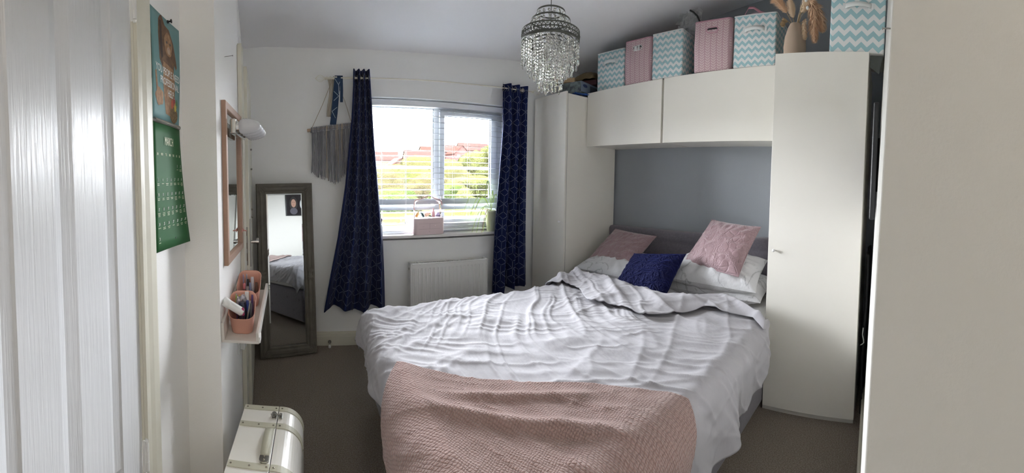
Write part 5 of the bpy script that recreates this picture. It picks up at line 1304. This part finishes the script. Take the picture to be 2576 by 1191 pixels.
# vase of dried grasses on the right wardrobe
vs_ = thing('vase', 'beige ribbed vase on the right wardrobe by the chevron box', 'vase', (2.25, .592, 2.128))
MB().lathe([(.0001, 0), (.052, 0), (.058, .004), (.070, .06), (.072, .10), (.066, .16), (.050, .215), (.036, .243), (.034, .246), (.031, .243), (.040, .21), (.05, .1)], 36).build('vase_body', mat('beige_stoneware', '#a3907f', .8, bump=(300, .4, .002)), vs_)
M['pampas'] = mat('peach_pampas', '#e4c3a2', .95); M['pampas2'] = mat('pale_pampas', '#e6d0b4', .95); M['stemc'] = mat('dry_stem', '#b79f7c', .9)
def plume(lab, pts, r, mt_, seed):
    g = random.Random(seed); o = thing('pampas_stem', lab, 'dried grass', vs_.location, 0, 'dried grasses in the beige vase')
    pts = [Vector(p_) for p_ in pts]; n = len(pts)
    MB().tube(pts, [.0022]*n, 6).build('stem', 'stemc', o)
    f = MB(); 
    for k in range(1300):
        s = .42+.58*g.random()**.9; q_ = s*(n-1); i = min(int(q_), n-2); p_ = pts[i].lerp(pts[i+1], q_-i); d = (pts[i+1]-pts[i]).normalized()
        a = g.uniform(0, 6.28); side = d.orthogonal().normalized(); side = Matrix.Rotation(a, 3, d) @ side
        env = math.sin(math.pi*min(1, (s-.38)/.62*.92+.06))**.6; l_ = r*1.25*env*g.uniform(.7, 1.3)
        tip = p_+side*l_*.9+d*l_*.9+Vector((0, 0, -.3*l_)); w_ = d.cross(side)*.0011
        mid = p_.lerp(tip, .5)+side*l_*.12
        f.add([p_-w_, p_+w_, mid+w_*1.2, mid-w_*1.2, tip], [(0, 1, 2, 3), (3, 2, 4)])
    f.build('plume', mt_, o)
plume('peach pampas plume leaning left towards the ceiling', [(0, .0, .20), (-.01, .03, .27), (-.015, .07, .34), (-.02, .115, .40), (-.02, .15, .425)], .030, 'pampas', 1)
plume('tall pale plume upright at the left of the vase', [(0, .0, .20), (0, .015, .27), (0, .03, .34), (0, .045, .40)], .026, 'pampas2', 2)
plume('big peach plume arching right and down beside the vase', [(0, -.0, .20), (-.01, -.02, .30), (-.02, -.05, .385), (-.02, -.095, .37), (-.02, -.12, .30), (-.02, -.125, .22), (-.02, -.13, .13)], .040, 'pampas', 3)
plume('peach plume curving out furthest to the right', [(0, -.0, .20), (0, -.03, .31), (0, -.08, .38), (0, -.13, .35), (0, -.165, .27), (0, -.175, .20)], .032, 'pampas', 4)
plume('thick plume rising behind the white seed heads', [(0, 0, .2), (0, -.02, .30), (0, -.06, .37), (.01, -.10, .41)], .036, 'pampas2', 5)
plume('short drooping plume against the vase neck', [(0, -.0, .20), (-.01, -.03, .25), (-.03, -.06, .25), (-.035, -.065, .19), (-.03, -.068, .14)], .018, 'pampas2', 6)
plume('short ear of grass left of the vase neck', [(0, 0, .2), (-.01, .04, .26), (-.02, .07, .27), (-.02, .085, .24)], .016, 'stemc', 7)
for lab, pts in (('upper white seed head in the dried grasses', [(0, 0, .2), (-.03, -.03, .31), (-.04, -.07, .375)]), ('lower white seed head in the dried grasses', [(0, 0, .2), (-.03, -.04, .28), (-.04, -.082, .325)])):
    o = thing('seed_head', lab, 'dried flower', vs_.location); MB().tube(pts, .0015, 5).build('stem', 'stemc', o); MB().ball(pts[-1], .0105, 8, 0, (.8, 1, 1.2)).build('bobble', 'webbing', o)

# ---- clutter on the left wardrobe (top at 2.088)
TW = 2.076
def wbox(name, lab, cat, x, y, z, dx, dy, dz, rot_, mt_, bev=.002):
    o = MB().box(-dx/2, dx/2, -dy/2, dy/2, 0, dz).build(name, mt_, loc=(x, y, z), rot=(0, 0, rot_), bevel=bev); return tag(o, lab, cat)
wbox('game_box', 'dark patterned games box at the bottom of the pile on the wardrobe', 'box', 2.278, 2.533, TW, .30, .27, .05, R(13), mat('dark_patterned_card', '#3f4a4c', .6, var=(18, '#8f938c', .9)))
lb = thing('labelled_box', 'pale blue box with a dark oval label facing the bed', 'box', (2.278, 2.533, TW+.051), R(13))
MB().box(-.14, .14, -.125, .125, 0, .092).build('box_body', mat('pale_blue_card', '#8794a8', .6), lb, bevel=.002)
f = MB(); n = 24; pts = [(-.080+.036*math.cos(a), -.1262, .058+.014*math.sin(a)) for a in np.linspace(0, 2*math.pi, n+1)[:-1]]; f.add(pts, [tuple(range(n))]); f.build('oval_label', mat('label_navy', '#2b3a66', .5), lb)
MB().box(0.0, .14, -.1256, -.1251, 0, .075).build('printed_panel', mat('dark_slate_print', '#4a5262', .6), lb)
MB().box(-.1406, -.1401, -.123, .123, .002, .088).build('printed_panel', mat('dark_picture_print', '#353c46', .6, var=(30, '#7d8a8a', .9)), lb)
wbox('photo_frame', 'pale wooden box resting on top of the labelled box', 'box', 2.19, 2.60, TW+.144, .22, .18, .040, R(40), mat('tan_card', '#a18866', .7))
wbox('red_album', 'dark red album on the pile over the left wardrobe', 'album', 2.40, 2.52, TW+.144, .20, .24, .045, R(20), mat('maroon_cloth', '#4a2a30', .7))
f = MB(); P = []
for i in range(20):
    row = []
    for j in range(20):
        x, y = i/19-.5, j/19-.5; row.append((x*.26, y*.24, .085*max(0, 1-(2*abs(x))**2.5)**.5*max(0, 1-(2*abs(y))**2.5)**.5+.012*float(vnoise(i*.6, j*.6))))
    P.append(row)
f.grid(np.array(P)); tag(f.build('folded_sack', mat('dull_gold_cloth', '#6e6044', .9), loc=(2.41, 2.52, TW+.190), rot=(0, 0, R(15))), 'dull gold cloth bag slumped on top of the wardrobe pile', 'bag')
f = MB(); P = []
for i in range(14):
    P.append([(-.07+.14*i/13, -.04+.08*j/9, .014+.014*float(vnoise(i*.8+3, j*.9))) for j in range(10)])
f.grid(np.array(P)); tag(f.build('blue_cloth', mat('royal_blue_cloth', '#2b559a', .8), loc=(2.15, 2.365, TW-.004), rot=(0, 0, R(-15)), solid=.003), 'scrap of royal blue cloth on the corner of the left wardrobe', 'cloth')
wbox('magazine_stack', 'slanting grey folder at the front edge of the left wardrobe', 'folder', 2.04, 2.66, TW, .14, .10, .02, R(80), mat('grey_folder', '#7d8085', .6))

# ================================================================== TELEVISION WALL
tvx0, tvx1, tvz0, tvz1 = 1.30, 2.03, 1.245, 1.665
tv = thing('television', 'black flat television on the wall, seen edge-on', 'television', (tvx0, cy_(tvx0, 1.45)+.004, tvz0), rotz=math.atan(.0215))
W3, H3 = tvx1-tvx0, tvz1-tvz0
MB().box(0, W3, .004, .024, 0, H3).build('screen_housing', 'black', tv, bevel=.006, seg=3)
MB().box(.2, W3-.2, -.004, .006, .10, H3-.10).build('wall_bracket', 'black', tv)
MB().box(.010, W3-.010, .0242, .0250, .014, H3-.010).build('screen', mat('dark_picture', '#262124', .25), tv)
def flat(pts, mt_, nm, off): 
    ff = MB(); n = len(pts); ff.add([(x, .0250+off, z) for x, z in pts], [tuple(reversed(range(n)))]); return ff.build(nm, mt_, tv)
hairm = mat('dark_hair_picture', '#1d1614', .5); skin = mat('skin_tone_picture', '#b08a78', .5); blush2 = mat('white_balloon_picture', '#c9ccd0', .5)
for cx, s_ in ((.14, 1), (.50, 1.05)):
    flat(cmb(cx, .20, .075*s_, .115*s_), hairm, 'picture_hair', .0004); flat(cmb(cx, .205, .045*s_, .068*s_), skin, 'picture_face', .0006); flat(cmb(cx, .075, .07*s_, .055), mat('grey_jumper_picture', '#54505a', .6), 'picture_shoulder', .0005)
    for dx in (-.016, .016): flat(cmb(cx+dx, .22, .006, .0035), hairm, 'picture_eye', .0008)
    flat(cmb(cx, .178, .012, .003), mat('lip_picture', '#8e4a48', .5), 'picture_lips', .0008)
flat(cmb(.33, .19, .072, .095), blush2, 'picture_balloon', .0004)
# gap between the wardrobe and the television wall
f = MB(); P = []
for i in range(14):
    P.append([(2.16+.40*i/13, cy_(2.3, .5)+.020+.006*math.sin(i*.9+j*.35), .015+.95*j/15) for j in range(16)])
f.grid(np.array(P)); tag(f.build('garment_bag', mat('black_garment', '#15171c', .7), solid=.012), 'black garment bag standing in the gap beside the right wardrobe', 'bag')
hg = thing('coat_hanger', 'white plastic coat hanger hooked in the gap beside the wardrobe', 'hanger', (2.14, .083, .44))
MB().tube([(0, 0, .10), (.0, .004, .06), (.0, -.004, .03), (0, -.006, .012), (0, .006, 0), (0, .014, -.004)], .0028, 6).build('hook', 'white', hg)
f = MB(); f.add([(2.12, .035, 2.127), (2.12, .108, 2.127), (2.12, .108, 2.06), (2.12, .055, 2.02)], [(0, 1, 2, 3)])
tag(f.build('paper_sheet', mat('grey_tissue', '#5c615f', .8), solid=.001), 'grey tissue sheet hanging under the large chevron box', 'paper')
nl2 = thing('nail', 'small nail in the edge of the television wall, near the ceiling', 'nail', (.475, cy_(.475, 1.56), 1.56)); MB().cyl((0, -.003, 0), (0, .010, 0), .0010, 6).cyl((0, .010, 0), (0, .0108, 0), .0022, 8).build('shank', 'steel', nl2)
# invented lamp fitting above the added entry fill, out of view
ll = thing('added_ceiling_lamp', 'added round opal ceiling lamp, unseen in the entry behind the camera', 'ceiling lamp', (.25, -.85, ceil_z(.25, -.85)-.014))
MB().lathe([(.0001, -.055), (.09, -.05), (.14, -.03), (.155, 0)], 32).build('added_lamp_opal_shade', mat('added_lamp_opal_glass', '#efe9dd', .4, emis='#fff1dc', emstr=1.0), ll)
MB().lathe([(.16, 0), (.165, .012), (.0001, .014)], 32).build('added_lamp_base', 'white', ll)
